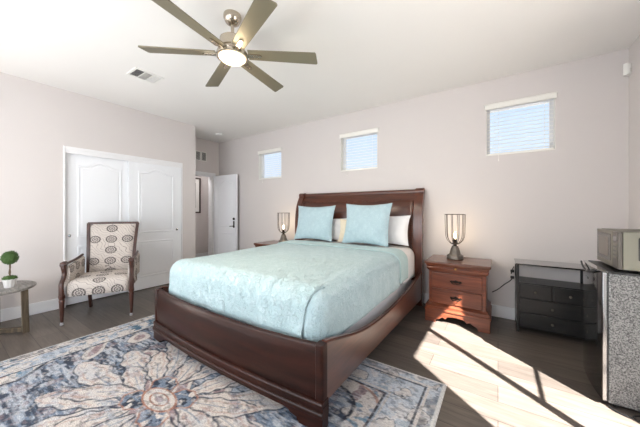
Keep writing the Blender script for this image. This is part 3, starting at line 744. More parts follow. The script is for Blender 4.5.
cloth(b, MX0 + r_ - se, MX1 - r_ + se, 2.95, 3.42, 0.004, se, 80, 14, seed=9.0, ripple=0.004)
o = solid(obj('top_sheet', b, M_SHEET, None, True), 0.004); origin(o); tag(o, 'white sheet showing at the head of the bed, above the turned back quilt', 'sheet')

# pillows
def pillow(name, w, h, th, mat, loc, tilt, rz, label, group=None, flange=0.0, seed=0.0, cat='pillow'):
    b = nb(); n = 26
    def surf(side):
        def fn(u, v):
            a, c = u * 2 - 1, v * 2 - 1
            pin = 1 - 0.10 * (1 - abs(a) ** 2.0) * abs(c) ** 3; pin2 = 1 - 0.09 * (1 - abs(c) ** 2.0) * abs(a) ** 3
            x = a * w / 2 * pin2; z = c * h / 2 * pin
            e = max(0.0, (1 - abs(a) ** 2.6)) ** 0.62 * max(0.0, (1 - abs(c) ** 2.6)) ** 0.62
            y = side * th / 2 * e * (1 + 0.12 * noise.noise(Vector((a * 2 + seed, c * 2, side)))) + 0.008 * noise.noise(Vector((a * 3, c * 3, seed)))
            y += 0.03 * (c * c - .3) * -0.4
            return (x, y, z + h / 2)
        return fn
    grid(b, surf(-1), n, n); grid(b, surf(1), n, n); bmesh.ops.remove_doubles(b, verts=b.verts, dist=0.0005)
    b.transform(Matrix.Rotation(-tilt, 4, 'X'))
    o = obj(name, b, mat, None, True); o.location = loc; o.rotation_euler = (0, 0, rz); tag(o, label, cat, group); return o
PZ0 = MZ + 0.032
pillow('pillow', 0.66, 0.39, 0.16, M_SHEET, (-1.235, 3.285, PZ0), math.radians(14), 0.02, 'white pillow nearest the right post of the headboard', 'pillows', seed=1)
pillow('pillow', 0.78, 0.33, 0.15, M_SHEET, (-2.20, 3.315, PZ0), math.radians(12), 0.0, 'white pillow mostly hidden behind the left aqua sham', 'pillows', seed=2)
pillow('pillow', 0.40, 0.33, 0.10, M_BEIGE, (-1.66, 3.205, PZ0 - .003), math.radians(12), 0.03, 'cream pillow showing between the two aqua shams', 'pillows', seed=3)
pillow('pillow_sham', 0.655, 0.525, 0.16, M_SHAM, (-2.245, 3.12, PZ0), math.radians(13), 0.06, 'left square aqua pillow sham leaning on the headboard', 'aqua shams on the bed', seed=4, cat='pillow')
pillow('pillow_sham', 0.655, 0.545, 0.18, M_SHAM, (-1.40, 3.06, PZ0), math.radians(13), -0.05, 'right square aqua pillow sham, the one in front of the white pillow', 'aqua shams on the bed', seed=5, cat='pillow')

# ------------------------------------------------------------------ nightstands
def nightstand(loc, label):
    r = empty('nightstand', loc, 0, label, 'nightstand', 'cherry nightstands beside the bed')
    W = 0.3; D = 0.48   # local: x -W..W, front at y=-D/2
    b = nb(); loft(b, [[(x, y, z) for x, y in rounded(-W - i, W + i, -D / 2 - i, D / 2, 0.012)] for i, z in ((0.004, 0.630), (0.010, 0.637), (0.014, 0.646), (0.014, 0.656), (0.008, 0.664))]); obj('top', b, M_NIGHTTOP, r, True, world=False)
    b = nb(); loft(b, [[(x, y, z) for x, y in rounded(-W + i, W - i, -D / 2 + i, D / 2, 0.010)] for i, z in ((0.022, 0.560), (0.010, 0.575), (0.004, 0.592), (0.010, 0.604), (0.002, 0.616), (0.000, 0.630))]); obj('cornice', b, M_NIGHT, r, True, world=False)
    b = nb(); box(b, -W + 0.09, W - 0.09, -D / 2 - 0.004, -D / 2 + 0.02, 0.594, 0.613); s = obj('pull_out_tray', b, M_NIGHT, r, world=False, bevel=0.002)
    b = nb(); lathe(b, [(0.004, 0), (0.004, -0.008), (0.009, -0.012), (0.010, -0.017), (0.0, -0.020)], (0, -D / 2 - 0.003, 0.604), 14, 'y'); obj('knob', b, M_BRASS, s, True, world=False)
    b = nb(); box(b, -W + 0.028, W - 0.028, -D / 2 + 0.026, D / 2, 0.17, 0.56); obj('body', b, M_NIGHT, r, world=False, bevel=0.006)
    for z0, z1 in ((0.388, 0.540), (0.212, 0.368)):
        b = nb(); box(b, -W + 0.062, W - 0.062, -D / 2 + 0.010, -D / 2 + 0.03, z0, z1); d = obj('drawer', b, M_NIGHT, r, world=False, bevel=0.006, seg=3)
        zc = (z0 + z1) / 2; b = nb()
        pl = [(-0.058, 0), (-0.045, 0.012), (-0.03, 0.006), (-0.012, 0.014), (0, 0.020), (0.012, 0.014), (0.03, 0.006), (0.045, 0.012), (0.058, 0), (0.045, -0.012), (0.02, -0.008), (0, -0.014), (-0.02, -0.008), (-0.045, -0.012)]
        prism(b, [(x, zc + z) for x, z in pl], 'y', -D / 2 + 0.004, -D / 2 + 0.0101)
        tube(b, smooth([(-0.04, -D / 2 + 0.004, zc + 0.002), (-0.040, -D / 2 - 0.016, zc - 0.004), (-0.025, -D / 2 - 0.020, zc - 0.017), (0.0, -D / 2 - 0.020, zc - 0.014), (0.025, -D / 2 - 0.020, zc - 0.017), (0.040, -D / 2 - 0.016, zc - 0.004), (0.04, -D / 2 + 0.004, zc + 0.002)], 4), 0.0042, 8)
        obj('bail_pull', b, M_DARKM, d, True, world=False)
    b = nb(); loft(b, [[(x, y, z) for x, y in rounded(-W + i, W - i, -D / 2 + i, D / 2, 0.010)] for i, z in ((-0.012, 0.128), (-0.015, 0.136), (-0.012, 0.146), (-0.001, 0.150), (0.000, 0.168), (-0.004, 0.172), (-0.004, 0.182), (0.012, 0.188), (0.026, 0.206))]); obj('base_moulding', b, M_NIGHT, r, True, world=False)
    pr = smooth([(0.105, 0, 0), (0.112, 0.028, 0), (0.145, 0.040, 0), (0.175, 0.062, 0), (0.205, 0.050, 0), (0.228, 0.074, 0), (0.30, 0.084, 0)], 5)
    # skirt: front + sides with flared bracket feet
    half = [(p.x, p.y) for p in pr]; poly = [(-W - 0.006 + x, z) for x, z in [(0, 0)] + half] + [(W + 0.006 - x, z) for x, z in reversed(half)] + [(W + 0.006, 0), (W + 0.006, 0.130), (-W - 0.006, 0.130)]
    b = nb(); y0 = -D / 2 - 0.003
    loft(b, [[(x, y0 - (0.008 if z < 0.03 else 0), z) for x, z in poly], [(x, y0 + 0.03, z) for x, z in poly]])
    k = obj('front_skirt', b, M_NIGHT, r, world=False, bevel=0.003)
    hd = [(x * 0.85, z) for x, z in half[:-1]]
    for s in (-1, 1):
        poly = [(-D / 2 + 0.024, 0), *[(-D / 2 + x, z) for x, z in hd], *[(D / 2 - x, z) for x, z in reversed(hd)], (D / 2, 0), (D / 2, 0.13), (-D / 2 + 0.024, 0.13)]
        xs_ = sorted((s * (W + 0.006), s * (W - 0.022))); b = nb(); prism(b, poly, 'x', *xs_); obj('side_skirt', b, M_NIGHT, r, world=False)
    return r
NS = nightstand((-0.37, 3.345, 0), 'reddish cherry nightstand right of the bed, sunlight on its lower drawer')
dup(NS, (-3.15, 3.345, 0), 0, 'cherry nightstand at the far left side of the bed, nearly hidden by the quilt')

# ------------------------------------------------------------------ table lamps
def table_lamp(loc, label):
    r = empty('table_lamp', loc, 0, label, 'table lamp', 'wire cage lamps on the nightstands')
    b = nb(); ph = PI / 8
    lathe(b, [(0.082, 0.0), (0.090, 0.006), (0.090, 0.038), (0.084, 0.046), (0.068, 0.054)], (0, 0, 0), 8, phase=ph)
    lathe(b, [(0.066, 0.050), (0.062, 0.062), (0.046, 0.118), (0.038, 0.134), (0.036, 0.140), (0.036, 0.146), (0.022, 0.152)], (0, 0, 0), 8, phase=ph)
    obj('base', b, M_LAMPBASE, r, world=False, bevel=0.002)
    b = nb(); lathe(b, [(0.018, 0.15), (0.018, 0.165), (0.042, 0.172), (0.044, 0.178), (0.030, 0.184), (0.020, 0.186), (0.020, 0.222), (0.016, 0.226)], (0, 0, 0), 20); obj('socket', b, M_DARKM, r, True, world=False)
    b = nb(); n = 10
    for k in range(n):
        a = 2 * PI * k / n + 0.2; c, s = math.cos(a), math.sin(a)
        tube(b, [(c * R, s * R, z) for R, z in ((0.040, 0.174), (0.058, 0.190), (0.080, 0.215), (0.094, 0.250), (0.100, 0.300), (0.103, 0.40), (0.105, 0.512))], 0.0036, 6)
    for R, z in ((0.105, 0.512), (0.040, 0.176)):
        tube(b, [(math.cos(2 * PI * k / 40) * R, math.sin(2 * PI * k / 40) * R, z) for k in range(41)], 0.004, 6)
    obj('cage', b, M_CAGE, r, True, world=False)
    b = nb(); lathe(b, [(0.012, 0.222), (0.016, 0.236), (0.028, 0.262), (0.031, 0.282), (0.026, 0.302), (0.012, 0.315), (0.0, 0.317)], (0, 0, 0), 20); bl = obj('bulb', b, M_BULBG, r, True, world=False)
    b = nb(); lathe(b, [(0.003, 0.238), (0.010, 0.252), (0.013, 0.276), (0.009, 0.292), (0.0, 0.296)], (0, 0, 0), 12); obj('filament', b, M_BULB, bl, True, world=False)
    return r
LP = table_lamp((-0.41, 3.385, 0.6645), 'pewter cage table lamp with lit bulb on the right nightstand')
dup(LP, (-3.04, 3.385, 0.6645), 0, 'cage table lamp with lit bulb behind the left end of the bed')
for x, y in ((-0.41, 3.385), (-3.04, 3.385)):
    l = bpy.data.lights.new('lamp_glow', 'POINT'); l.energy = 1.6; l.color = (1, 0.78, 0.52); l.shadow_soft_size = 0.03
    o = bpy.data.objects.new('lamp_glow', l); COL.objects.link(o); o.location = (x, y, 0.6645 + 0.335)

# ------------------------------------------------------------------ ceiling fan
FC = (-1.712, 1.318)
fan = empty('ceiling_fan', (FC[0], FC[1], H), 0, 'six-blade brushed nickel ceiling fan with a lit round light', 'ceiling fan')
b = nb(); lathe(b, [(0.066, 0.0), (0.068, -0.010), (0.066, -0.030), (0.052, -0.058), (0.030, -0.072), (0.016, -0.076)], (FC[0], FC[1], H), 28); obj('canopy', b, M_NICKEL, fan, True)
b = nb(); lathe(b, [(0.013, -0.07), (0.013, -0.17)], (FC[0], FC[1], H), 16); lathe(b, [(0.024, -0.145), (0.030, -0.16), (0.030, -0.185)], (FC[0], FC[1], H), 20); obj('downrod', b, M_NICKEL, fan, True)
b = nb(); lathe(b, [(0.034, -0.175), (0.082, -0.182), (0.094, -0.192), (0.094, -0.262), (0.086, -0.270), (0.086, -0.282), (0.112, -0.290), (0.116, -0.300), (0.110, -0.316)], (FC[0], FC[1], H), 40); obj('motor_housing', b, M_NICKEL, fan, True)
b = nb(); lathe(b, [(0.104, -0.310), (0.102, -0.335), (0.086, -0.350), (0.05, -0.358), (0.0, -0.361)], (FC[0], FC[1], H), 36); obj('light_diffuser', b, M_DIFF, fan, True)
b = nb(); lathe(b, [(0.112, -0.306), (0.118, -0.308), (0.118, -0.330), (0.112, -0.333), (0.103, -0.330), (0.103, -0.318)], (FC[0], FC[1], H), 40); obj('light_ring', b, M_NICKEL, fan, True)
BLZ = H - 0.300
for k in range(6):
    a = math.radians(39.5 + 60 * k)
    M_ = Matrix.Translation((FC[0], FC[1], BLZ)) @ Matrix.Rotation(a, 4, 'Z') @ Matrix.Rotation(math.radians(-11), 4, 'X')
    b = nb(); w0, w1 = 0.048, 0.060
    out = [(0.12, -w0), (0.640, -w1), (0.648, -w1 + 0.012), (0.668, w1 - 0.012), (0.660, w1), (0.12, w0)]
    prism(b, out, 'z', -0.004, 0.004); b.transform(M_); bl = obj('blade', b, M_BLADE, fan, bevel=0.001)
    b = nb(); prism(b, [(0.085, -0.020), (0.21, -0.014), (0.225, 0.0), (0.21, 0.014), (0.085, 0.020)], 'z', -0.014, -0.004); 
    for sx_ in (0.165, 0.20): lathe(b, [(0.005, -0.014), (0.005, -0.017), (0.0, -0.018)], (sx_, 0, 0), 8)
    b.transform(M_); obj('blade_bracket', b, M_NICKEL, bl, bevel=0.001)
l = bpy.data.lights.new('fan_lamp', 'AREA'); l.shape = 'DISK'; l.size = 0.19; l.energy = 12; l.color = (1, 0.86, 0.66)
o = bpy.data.objects.new('fan_lamp', l); COL.objects.link(o); o.location = (FC[0], FC[1], H - 0.366)
l = bpy.data.lights.new('fan_lamp_side_glow', 'POINT'); l.energy = 2.2; l.color = (1, 0.82, 0.58); l.shadow_soft_size = 0.05
o = bpy.data.objects.new('fan_lamp_side_glow', l); COL.objects.link(o); o.location = (FC[0], FC[1], H - 0.43)

# ------------------------------------------------------------------ ceiling register, return grille, smoke alarm, corner sensor
r = empty('ceiling_vent', (-3.29, 1.36, H), 0, 'white rectangular air register on the ceiling left of the fan', 'air vent')
x0, x1, y0, y1 = -3.41, -3.17, 1.215, 1.505
b = nb(); box(b, x0, x1, y0, y0 + 0.022, H - 0.010, H - 0.0005); box(b, x0, x1, y1 - 0.022, y1, H - 0.010, H - 0.0005); box(b, x0, x0 + 0.022, y0 + .022, y1 - .022, H - 0.010, H - 0.0005); box(b, x1 - 0.022, x1, y0 + .022, y1 - .022, H - 0.010, H - 0.0005)
for yy in (y0 + 0.10, y0 + 0.182): box(b, x0 + .022, x1 - .022, yy, yy + 0.008, H - 0.010, H - 0.0005)
obj('frame', b, M_PLASTW, r)
b = nb(); box(b, x0 + 0.01, x1 - 0.01, y0 + 0.01, y1 - 0.01, H - 0.002, H - 0.0005); obj('backing', b, M_VENTD, r)
b = nb()
for k in range(9):
    yy = y0 + 0.03 + k * 0.0082
    loft(b, [[(x, yy, H - 0.009), (x, yy + 0.001, H - 0.009), (x, yy + 0.006, H - 0.003), (x, yy + 0.005, H - 0.003)] for x in (x0 + .022, x1 - .022)])
    yy = y1 - 0.03 - k * 0.0090
    loft(b, [[(x, yy, H - 0.009), (x, yy - 0.001, H - 0.009), (x, yy - 0.003, H - 0.003), (x, yy - 0.002, H - 0.003)] for x in (x0 + .022, x1 - .022)])
for k in range(14):
    xx = x0 + 0.03 + k * 0.013
    loft(b, [[(xx + 0.003, y, H - 0.009), (xx + 0.004, y, H - 0.009), (xx + 0.002, y, H - 0.003), (xx + 0.001, y, H - 0.003)] for y in (y0 + 0.108, y0 + 0.182)])
obj('louvers', b, M_PLASTW, r)
r = empty('wall_vent', (XD + 0.001, 3.21, 2.27), 0, 'small two-cell air grille on the wall above the open doorway', 'air vent')
b = nb()
for y0, y1 in ((3.09, 3.205), (3.225, 3.34)): wall_panel(b, 'y', XD + 0.001, XD + 0.010, y0, y1, 2.27, 2.47, [(y0 + .012, y1 - .012, 2.285, 2.455)])
obj('frame', b, M_PLASTW, r)
b = nb()
for y0, y1 in ((3.09, 3.205), (3.225, 3.34)): box(b, XD + 0.0008, XD + 0.002, y0 + .01, y1 - .01, 2.28, 2.46)
obj('backing', b, M_VENTD, r)
b = nb()
for y0, y1 in ((3.09, 3.205), (3.225, 3.34)):
    for k in range(11):
        z = 2.292 + k * 0.0152; loft(b, [[(XD + 0.002, y, z + 0.006), (XD + 0.009, y, z), (XD + 0.009, y, z + 0.0015), (XD + 0.002, y, z + 0.0075)] for y in (y0 + .012, y1 - .012)])
obj('louvers', b, M_PLASTW, r)
b = nb(); lathe(b, [(0.066, 0), (0.068, -0.010), (0.062, -0.028), (0.040, -0.036), (0.0, -0.037)], (-4.60, 3.22, H), 28); o = obj('smoke_detector', b, M_PLASTW, None, True); origin(o); tag(o, 'round white smoke detector on the ceiling near the alcove', 'smoke detector')
s = empty('motion_sensor', (0.985, 3.63, 2.475), math.radians(40), 'small white motion sensor high in the right corner of the room', 'motion sensor')
b = nb(); loft(b, [[(x, y, z) for x, y in rounded(-0.032, 0.032, -0.048 + i, 0.0, 0.012)] for i, z in ((0.012, 0.0), (0.002, 0.012), (0.0, 0.07), (0.004, 0.10), (0.012, 0.105))]); obj('case', b, M_PLASTW, s, True, world=False)
b = nb(); prism(b, [(-0.024, 0.018), (0.024, 0.018), (0.024, 0.052), (-0.024, 0.052)], 'y', -0.0515, -0.046); obj('lens', b, plain('sensor_lens', S(214, 212, 206), 0.3), s, world=False, bevel=0.004)

# ------------------------------------------------------------------ hall picture
r = empty('framed_picture', (XH + 0.015, 3.62, 1.15), 0, 'framed artwork with dark frame and white mat on the hall wall past the doorway', 'picture')
b = nb(); wall_panel(b, 'y', XH + 0.001, XH + 0.028, 3.30, 3.83, 1.15, 2.03, [(3.335, 3.795, 1.185, 1.995)]); obj('frame', b, plain('dark_picture_frame', S(74, 62, 56), 0.4), r)
b = nb(); wall_panel(b, 'y', XH + 0.001, XH + 0.014, 3.335, 3.795, 1.185, 1.995, [(3.42, 3.71, 1.28, 1.90)]); obj('mat_board', b, M_PLASTW, r)
b = nb(); box(b, XH + 0.002, XH + 0.008, 3.42, 3.71, 1.28, 1.90); obj('artwork', b, plain('muted_abstract_print', S(150, 142, 138), 0.8, var=0.5, vscale=9), r)
o = bpy.data.objects.new('hall_ceiling_light', bpy.data.lights.new('hall_ceiling_light', 'POINT')); o.data.energy = 20; o.data.shadow_soft_size = 0.12; o.location = (-5.8, 3.0, 2.5); COL.objects.link(o)  # unseen point light, added to brighten the hall

# ------------------------------------------------------------------ armchair
ch = empty('armchair', (-3.945, 1.195, 0), math.radians(60), 'cream armchair with dark medallion print and wood frame, before the closet', 'chair')
C_ = dict(world=False)
def quadpanel(corners_f, th, n=14, crown=0.02):
    """cushioned panel; corners_f: 4 points (bl, br, tr, tl) of its front face, thickness th along its back normal"""
    A, B2, C2, D2 = [Vector(p) for p in corners_f]; nrm = (B2 - A).cross(D2 - A).normalized()
    b = nb()
    def f(side):
        def fn(u, v):
            p = A.lerp(B2, u).lerp(D2.lerp(C2, u), v); a, c = 2 * u - 1, 2 * v - 1
            e = (max(0, 1 - a ** 6) * max(0, 1 - c ** 6)) ** 0.5
            return p + nrm * (crown * e * (1 - 0.3 * (a * a + c * c)) + (th / 2) * e if side > 0 else -(th / 2) * e)
        return fn
    grid(b, f(1), n, n); grid(b, f(-1), n, n); bmesh.ops.remove_doubles(b, verts=b.verts, dist=0.0005); return b
# seat
b = nb(); n = 5
def seat_ring(i, z): 
    return [(x * 1.0, y, z) for x, y in rounded(-0.285 + i, 0.285 - i, -0.275 + i, 0.25 - i, 0.05 - i * .3)]
loft(b, [seat_ring(0.010, 0.285), seat_ring(0.0, 0.30), seat_ring(0.0, 0.40), seat_ring(0.006, 0.425), seat_ring(0.03, 0.448), seat_ring(0.08, 0.462), seat_ring(0.16, 0.470)])
seat = obj('seat', b, M_FABXY, ch, True, world=False)
# back
bl, br, tr, tl = (-0.215, 0.205, 0.45), (0.225, 0.205, 0.45), (0.255, 0.335, 1.045), (-0.240, 0.335, 1.045)
bk = obj('backrest', quadpanel((bl, br, tr, tl), 0.06, crown=0.012), M_FABXZ, ch, True, world=False)
b = nb()
for s in (-1, 1):
    pts = smooth([(s * 0.215, 0.26, 0.0), (s * 0.220, 0.225, 0.22), (s * 0.230 + .004, 0.222, 0.45), (s * 0.243 + .006, 0.268, 0.75), (s * 0.262 + .008, 0.342, 1.055)], 4)
    tube(b, pts, [0.016 + 0.008 * min(1, i / 8) for i in range(len(pts))], 4)
tube(b, [(-0.262, 0.342, 1.055), (0, 0.346, 1.058), (0.278, 0.342, 1.055)], 0.021, 4)
obj('back_frame', b, M_CHAIRW, ch, world=False, bevel=0.003)
# sides
for s in (-1, 1):
    x = s * 0.285
    b = nb(); ys = [-0.235 + 0.46 * k / 12 for k in range(13)]
    def top(y): t_ = (y + 0.235) / 0.46; return 0.610 + 0.045 * t_ ** 2
    loft(b, [[(x - 0.022, y, 0.40), (x + 0.022, y, 0.40), (x + 0.026, y, top(y) - 0.02), (x + 0.014, y, top(y)), (x - 0.014, y, top(y)), (x - 0.026, y, top(y) - 0.02)] for y in ys])
    obj('side_panel', b, M_FABYZ, ch, True, world=False)
    b = nb(); pts = smooth([(x + s * .000, 0.238, 0.672), (x + s * .010, 0.05, 0.648), (x + s * .014, -0.14, 0.640), (x + s * .014, -0.235, 0.652)], 5); tube(b, pts, 0.014, 6); 
    pts = smooth([(x + s * .014, -0.225, 0.645), (x + s * .016, -0.262, 0.640), (x + s * .016, -0.262, 0.600), (x + s * .016, -0.246, 0.545), (x + s * .018, -0.262, 0.490), (x + s * .022, -0.296, 0.44), (x + s * .022, -0.300, 0.385), (x + s * .020, -0.290, 0.30)], 5)
    tube(b, pts, [0.030 - 0.006 * math.sin(PI * i / (len(pts) - 1)) - 0.004 * i / len(pts) for i in range(len(pts))], 6)
    lathe(b, [(0.0, -0.028), (0.024, -0.026), (0.028, 0.0), (0.024, 0.026), (0.0, 0.028)], (x + s * .016, -0.258, 0.640), 14, 'x')
    obj('arm', b, M_CHAIRW, ch, True, world=False)
    b = nb(); lathe(b, [(0.024, 0.0), (0.026, 0.02), (0.020, 0.03), (0.028, 0.045), (0.028, 0.07)], (x + s * .020, -0.29, 0.245), 12)
    lathe(b, [(0.0125, 0.028), (0.015, 0.05), (0.024, 0.25)], (x + s * .020, -0.29, 0.0), 12); lg = obj('leg', b, M_CHAIRW, ch, True, world=False)
    b = nb(); lathe(b, [(0.014, 0.0), (0.018, 0.004), (0.018, 0.026), (0.013, 0.031)], (x + s * .020, -0.29, 0.0), 12); obj('foot_cap', b, plain('clear_floor_cup', S(150, 148, 150), 0.2), lg, True, world=False)
    b = nb(); tube(b, [(s * 0.212, 0.285, 0.0), (s * 0.216, 0.25, 0.15), (s * 0.222, 0.215, 0.30)], [0.013, 0.017, 0.021], 8); obj('leg', b, M_CHAIRW, ch, True, world=False)

# ------------------------------------------------------------------ side table with topiary
TC = (-4.125, 0.33)
tb = empty('side_table', (TC[0], TC[1], 0), 0, 'small round weathered wood side table at the left edge', 'side table')
b = nb(); lathe(b, [(0.285, 0.425), (0.305, 0.430), (0.312, 0.440), (0.310, 0.452), (0.300, 0.457), (0.0, 0.458)], (TC[0], TC[1], 0), 48); obj('tabletop', b, M_OLDTOP, tb, True)
for k, a in enumerate((47, 167, 287)):
    a = math.radians(a); c, s = math.cos(a), math.sin(a)
    b = nb(); tube(b, [(TC[0] + c * 0.285, TC[1] + s * 0.285, 0.0), (TC[0] + c * 0.275, TC[1] + s * 0.275, 0.426)], 0.034, 4); obj('leg', b, M_OLDW, tb, bevel=0.003)
    b = nb(); tube(b, [(TC[0] + c * 0.27, TC[1] + s * 0.27, 0.032), (TC[0], TC[1], 0.034)], 0.030, 4); obj('stretcher', b, M_OLDW, tb, bevel=0.003)
tp = empty('potted_topiary', (-4.03, 0.445, 0.458), 0, 'small green ball topiary in a white ribbed pot on the side table', 'plant')
b = nb(); n = 40
secs = []
for r0, z in ((0.034, 0.0), (0.036, 0.004), (0.046, 0.075), (0.048, 0.085), (0.044, 0.085), (0.040, 0.070)):
    secs.append([(math.cos(2 * PI * k / n) * (r0 + (0.002 if k % 4 < 2 else -0.001)), math.sin(2 * PI * k / n) * (r0 + (0.002 if k % 4 < 2 else -0.001)), z) for k in range(n)])
loft(b, secs); obj('pot', b, M_POT, tp, True, world=False)
def leafball(c, R, squash, n):
    b = nb(); bmesh.ops.create_icosphere(b, subdivisions=3, radius=R * 0.90)
    for v in b.verts: v.co.z *= squash; v.co += Vector(c)
    for k in range(n):
        z = 1 - 2 * (k + .5) / n; a = k * 2.399963; q_ = math.sqrt(1 - z * z)
        d = Vector((q_ * math.cos(a), q_ * math.sin(a), z)); p = Vector((d.x * R, d.y * R, d.z * R * squash)) * random.uniform(0.88, 1.03) + Vector(c)
        t_ = Vector((random.uniform(-1, 1), random.uniform(-1, 1), random.uniform(-1, 1))); t_ = (t_ - d * t_.dot(d) * 0.6).normalized(); s_ = t_.cross(d).normalized(); L_ = 0.0095; w_ = 0.0045
        vs = [b.verts.new(p - t_ * L_), b.verts.new(p + s_ * w_ + d * .001), b.verts.new(p + t_ * L_ + d * 0.004), b.verts.new(p - s_ * w_ + d * .001)]; b.faces.new(vs)
    return b
obj('foliage_ball', leafball((0.004, 0, 0.295), 0.058, 1.12, 800), M_GREEN, tp, world=False)
obj('foliage_base', leafball((0, 0, 0.092), 0.050, 0.42, 420), M_GREEN, tp, world=False)
b = nb(); tube(b, smooth([(0.0, 0, 0.06), (0.008, 0.004, 0.11), (-0.004, -0.003, 0.14), (0.006, 0.002, 0.20), (0.004, 0, 0.25)], 4), 0.006, 7); tube(b, smooth([(0.004, 0, 0.07), (-0.006, -0.004, 0.11), (0.008, 0.003, 0.145), (-0.002, 0, 0.20), (0.004, 0, 0.25)], 4), 0.005, 7); obj('stem', b, M_TRUNK, tp, True, world=False)

# ------------------------------------------------------------------ black dresser with open shelf
dx0, dx1, dyf, dyb = 0.155, 0.70, 3.325, 3.632
d = empty('dresser', ((dx0 + dx1) / 2, (dyf + dyb) / 2, 0), 0, 'low black four-drawer dresser with an open shelf, beside the mini fridge', 'dresser')
b = nb(); box(b, dx0 - 0.008, dx1 + 0.008, dyf - 0.012, dyb, 0.6755, 0.690); obj('top', b, plain('glossy_black_top', S(44, 39, 36), 0.12, spec=0.8, coat=1.0), d, bevel=0.002)
for xa in (dx0, dx1 - 0.022):
    for ya in (dyf, dyb - 0.022):
        b = nb(); box(b, xa, xa + 0.022, ya, ya + 0.022, 0, 0.675); obj('post', b, M_BLACKW, d, bevel=0.001)
b = nb(); box(b, dx0 + 0.022, dx1 - 0.022, dyf + 0.004, dyb - 0.004, 0.055, 0.500); box(b, dx0 + 0.002, dx0 + 0.022, dyf + 0.022, dyb - 0.022, 0.055, 0.500); box(b, dx1 - 0.022, dx1 - 0.002, dyf + 0.022, dyb - 0.022, 0.055, 0.500)
obj('carcass', b, M_BLACKW, d)
xc = (dx0 + dx1) / 2
def drawer(x0, x1, z0, z1):
    b = nb(); box(b, x0, x1, dyf - 0.012, dyf + 0.004, z0, z1); dd = obj('drawer', b, M_BLACKW, d, bevel=0.003)
    b = nb(); lathe(b, [(0.005, 0), (0.005, -0.010), (0.011, -0.014), (0.0125, -0.020), (0.008, -0.025), (0.0, -0.026)], ((x0 + x1) / 2, dyf - 0.012, (z0 + z1) / 2), 16, 'y'); obj('knob', b, plain('pewter_knob', S(120, 116, 108), 0.35, 0.7), dd, True)
drawer(dx0 + 0.026, xc - 0.006, 0.358, 0.490); drawer(xc + 0.006, dx1 - 0.026, 0.358, 0.490)
drawer(dx0 + 0.026, dx1 - 0.026, 0.214, 0.346); drawer(dx0 + 0.026, dx1 - 0.026, 0.072, 0.202)

# ------------------------------------------------------------------ mini fridge
fx0, fx1, fy0, fy1, fz = 0.530, 0.985, 2.36, 2.81, 0.845
f_ = empty('mini_fridge', ((fx0 + fx1) / 2, (fy0 + fy1) / 2, 0), 0, 'black-fronted mini fridge with speckled silver side, under the microwave', 'refrigerator')
b = nb(); box(b, fx0 + 0.040, fx1, fy0 + 0.004, fy1 - 0.004, 0.025, fz - 0.012); obj('cabinet', b, M_SPECK, f_, bevel=0.006)
b = nb(); box(b, fx0 + 0.038, fx1, fy0, fy1, fz - 0.012, fz); obj('worktop', b, M_BLACKP, f_, bevel=0.004)
b = nb(); sec = []
for k in range(13):
    t_ = k / 12; y = fy0 + (fy1 - fy0) * t_; bulge = 0.014 * (1 - (2 * t_ - 1) ** 2); sec.append((fx0 + 0.012 - bulge, y))
poly = sec + [(fx0 + 0.036, fy1), (fx0 + 0.036, fy0)]
prism(b, poly, 'z', 0.035, fz - 0.002); dro = obj('door', b, M_GLOSSB, f_, True, bevel=0.003)
b = nb(); box(b, fx0 + 0.014, fx0 + 0.030, fy0 - 0.004, fy0 + 0.0, 0.04, fz - 0.01); obj('door_trim', b, M_CHROME, dro, bevel=0.001)
b = nb(); tube(b, smooth([(fx0 - 0.004, fy0 + 0.06, fz - 0.012), (fx0 - 0.012, fy0 + 0.14, fz - 0.035), (fx0 - 0.014, (fy0 + fy1) / 2, fz - 0.045), (fx0 - 0.012, fy1 - 0.12, fz - 0.030), (fx0 - 0.004, fy1 - 0.03, fz - 0.008)], 5), 0.006, 8); obj('handle', b, M_BLACKP, dro, True)
b = nb(); box(b, fx0 - 0.005, fx0 + 0.0, fy1 - 0.20, fy1 - 0.155, fz - 0.105, fz - 0.092); obj('badge', b, M_CHROME, dro)
for x in (fx0 + 0.08, fx1 - 0.04):
    for y in (fy0 + 0.04, fy1 - 0.04):
        b = nb(); lathe(b, [(0.016, 0), (0.016, 0.026)], (x, y, 0), 12); obj('foot', b, M_BLACKP, f_)

# ------------------------------------------------------------------ microwave
mx0, mx1, my0, my1, mz0, mz1 = 0.612, 0.965, 2.375, 2.785, 0.858, 1.092
m_ = empty('microwave', ((mx0 + mx1) / 2, (my0 + my1) / 2, fz), 0, 'stainless steel microwave oven on top of the mini fridge', 'microwave')
b = nb(); box(b, mx0 + 0.022, mx1, my0, my1, mz0, mz1); obj('case', b, plain('brushed_grey_case', S(122, 120, 108), 0.5, 0.5, var=0.05), m_, bevel=0.004)
b = nb(); box(b, mx0, mx0 + 0.021, my0 + 0.095, my1, mz0 + 0.002, mz1 - 0.002); dr_ = obj('door', b, M_STEEL, m_, bevel=0.003)
b = nb(); prism(b, rounded(my0 + 0.12, my1 - 0.015, mz0 + 0.035, mz1 - 0.022, 0.012), 'x', mx0 - 0.002, mx0 + 0.003); wd = obj('window', b, M_MWGLASS, dr_)
b = nb(); prism(b, rounded(my0 + 0.165, my1 - 0.05, mz0 + 0.06, mz1 - 0.045, 0.012), 'x', mx0 - 0.003, mx0 - 0.001); obj('inner_screen', b, plain('perforated_screen', S(120, 112, 104), 0.4), wd)
b = nb(); box(b, mx0, mx0 + 0.021, my0, my0 + 0.092, mz0 + 0.002, mz1 - 0.002); cp = obj('control_panel', b, plain('control_panel', S(84, 78, 72), 0.3), m_, bevel=0.003)
b = nb(); box(b, mx0 - 0.001, mx0 + 0.001, my0 + 0.014, my0 + 0.078, mz1 - 0.06, mz1 - 0.03); obj('display', b, M_GLOSSB, cp)
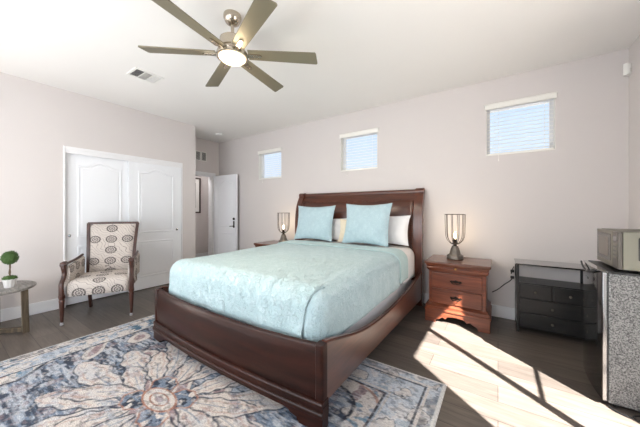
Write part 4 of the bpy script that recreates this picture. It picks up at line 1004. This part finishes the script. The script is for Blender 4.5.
for i in range(4):
    for j in range(3):
        b = nb(); y = my0 + 0.016 + j * 0.021; z = mz1 - 0.09 - i * 0.026; box(b, mx0 - 0.002, mx0 + 0.001, y, y + 0.017, z, z + 0.016); obj('button', b, M_STEEL, cp)
b = nb(); prism(b, rounded(mx0 + 0.085, mx0 + 0.19, mz0 + 0.06, mz1 - 0.03, 0.01), 'y', my0 - 0.002, my0 + 0.001); obj('side_vent', b, M_BLACKP, m_)
for x in (mx0 + 0.05, mx1 - 0.05):
    for y in (my0 + 0.05, my1 - 0.05):
        b = nb(); lathe(b, [(0.012, fz - 0.0), (0.012, mz0)], (x, y, 0), 12); obj('foot', b, M_BLACKP, m_)

# ------------------------------------------------------------------ cords, outlet
b = nb(); tube(b, smooth([(-0.055, 3.615, 0.285), (0.0, 3.60, 0.33), (0.06, 3.60, 0.395), (0.11, 3.605, 0.44), (0.135, 3.63, 0.475)], 6), 0.005, 8)
tube(b, smooth([(0.135, 3.638, 0.545), (0.12, 3.61, 0.52), (0.128, 3.60, 0.56), (0.145, 3.62, 0.60)], 5), 0.004, 8)
o = obj('power_cord', b, M_BLACKP, None, True); origin(o); tag(o, 'black power cord running from behind the nightstand to the dresser outlet', 'cord')
pl_ = empty('wall_outlet', (0.125, YB - 0.006, 0.47), 0, 'white wall outlet with black plugs beside the dresser', 'outlet')
b = nb(); box(b, 0.092, 0.152, YB - 0.006, YB - 0.0005, 0.455, 0.575); obj('cover_plate', b, M_WALL, pl_, bevel=0.002)
for z in (0.475, 0.545):
    b = nb(); box(b, 0.115, 0.150, YB - 0.03, YB - 0.006, z - 0.012, z + 0.016); obj('plug', b, M_BLACKP, pl_, bevel=0.003)
b = nb(); pts = smooth([(0.57, 2.36, 0.006), (0.60, 2.325, 0.006), (0.66, 2.30, 0.006), (0.74, 2.29, 0.006), (0.86, 2.31, 0.006), (0.80, 2.25, 0.006), (0.70, 2.27, 0.006), (0.66, 2.32, 0.006), (0.72, 2.36, 0.010)], 6); tube(b, pts, 0.005, 8)
o = obj('power_cord', b, M_BLACKP, None, True); origin(o); tag(o, 'black cord looped on the floor at the foot of the mini fridge', 'cord')
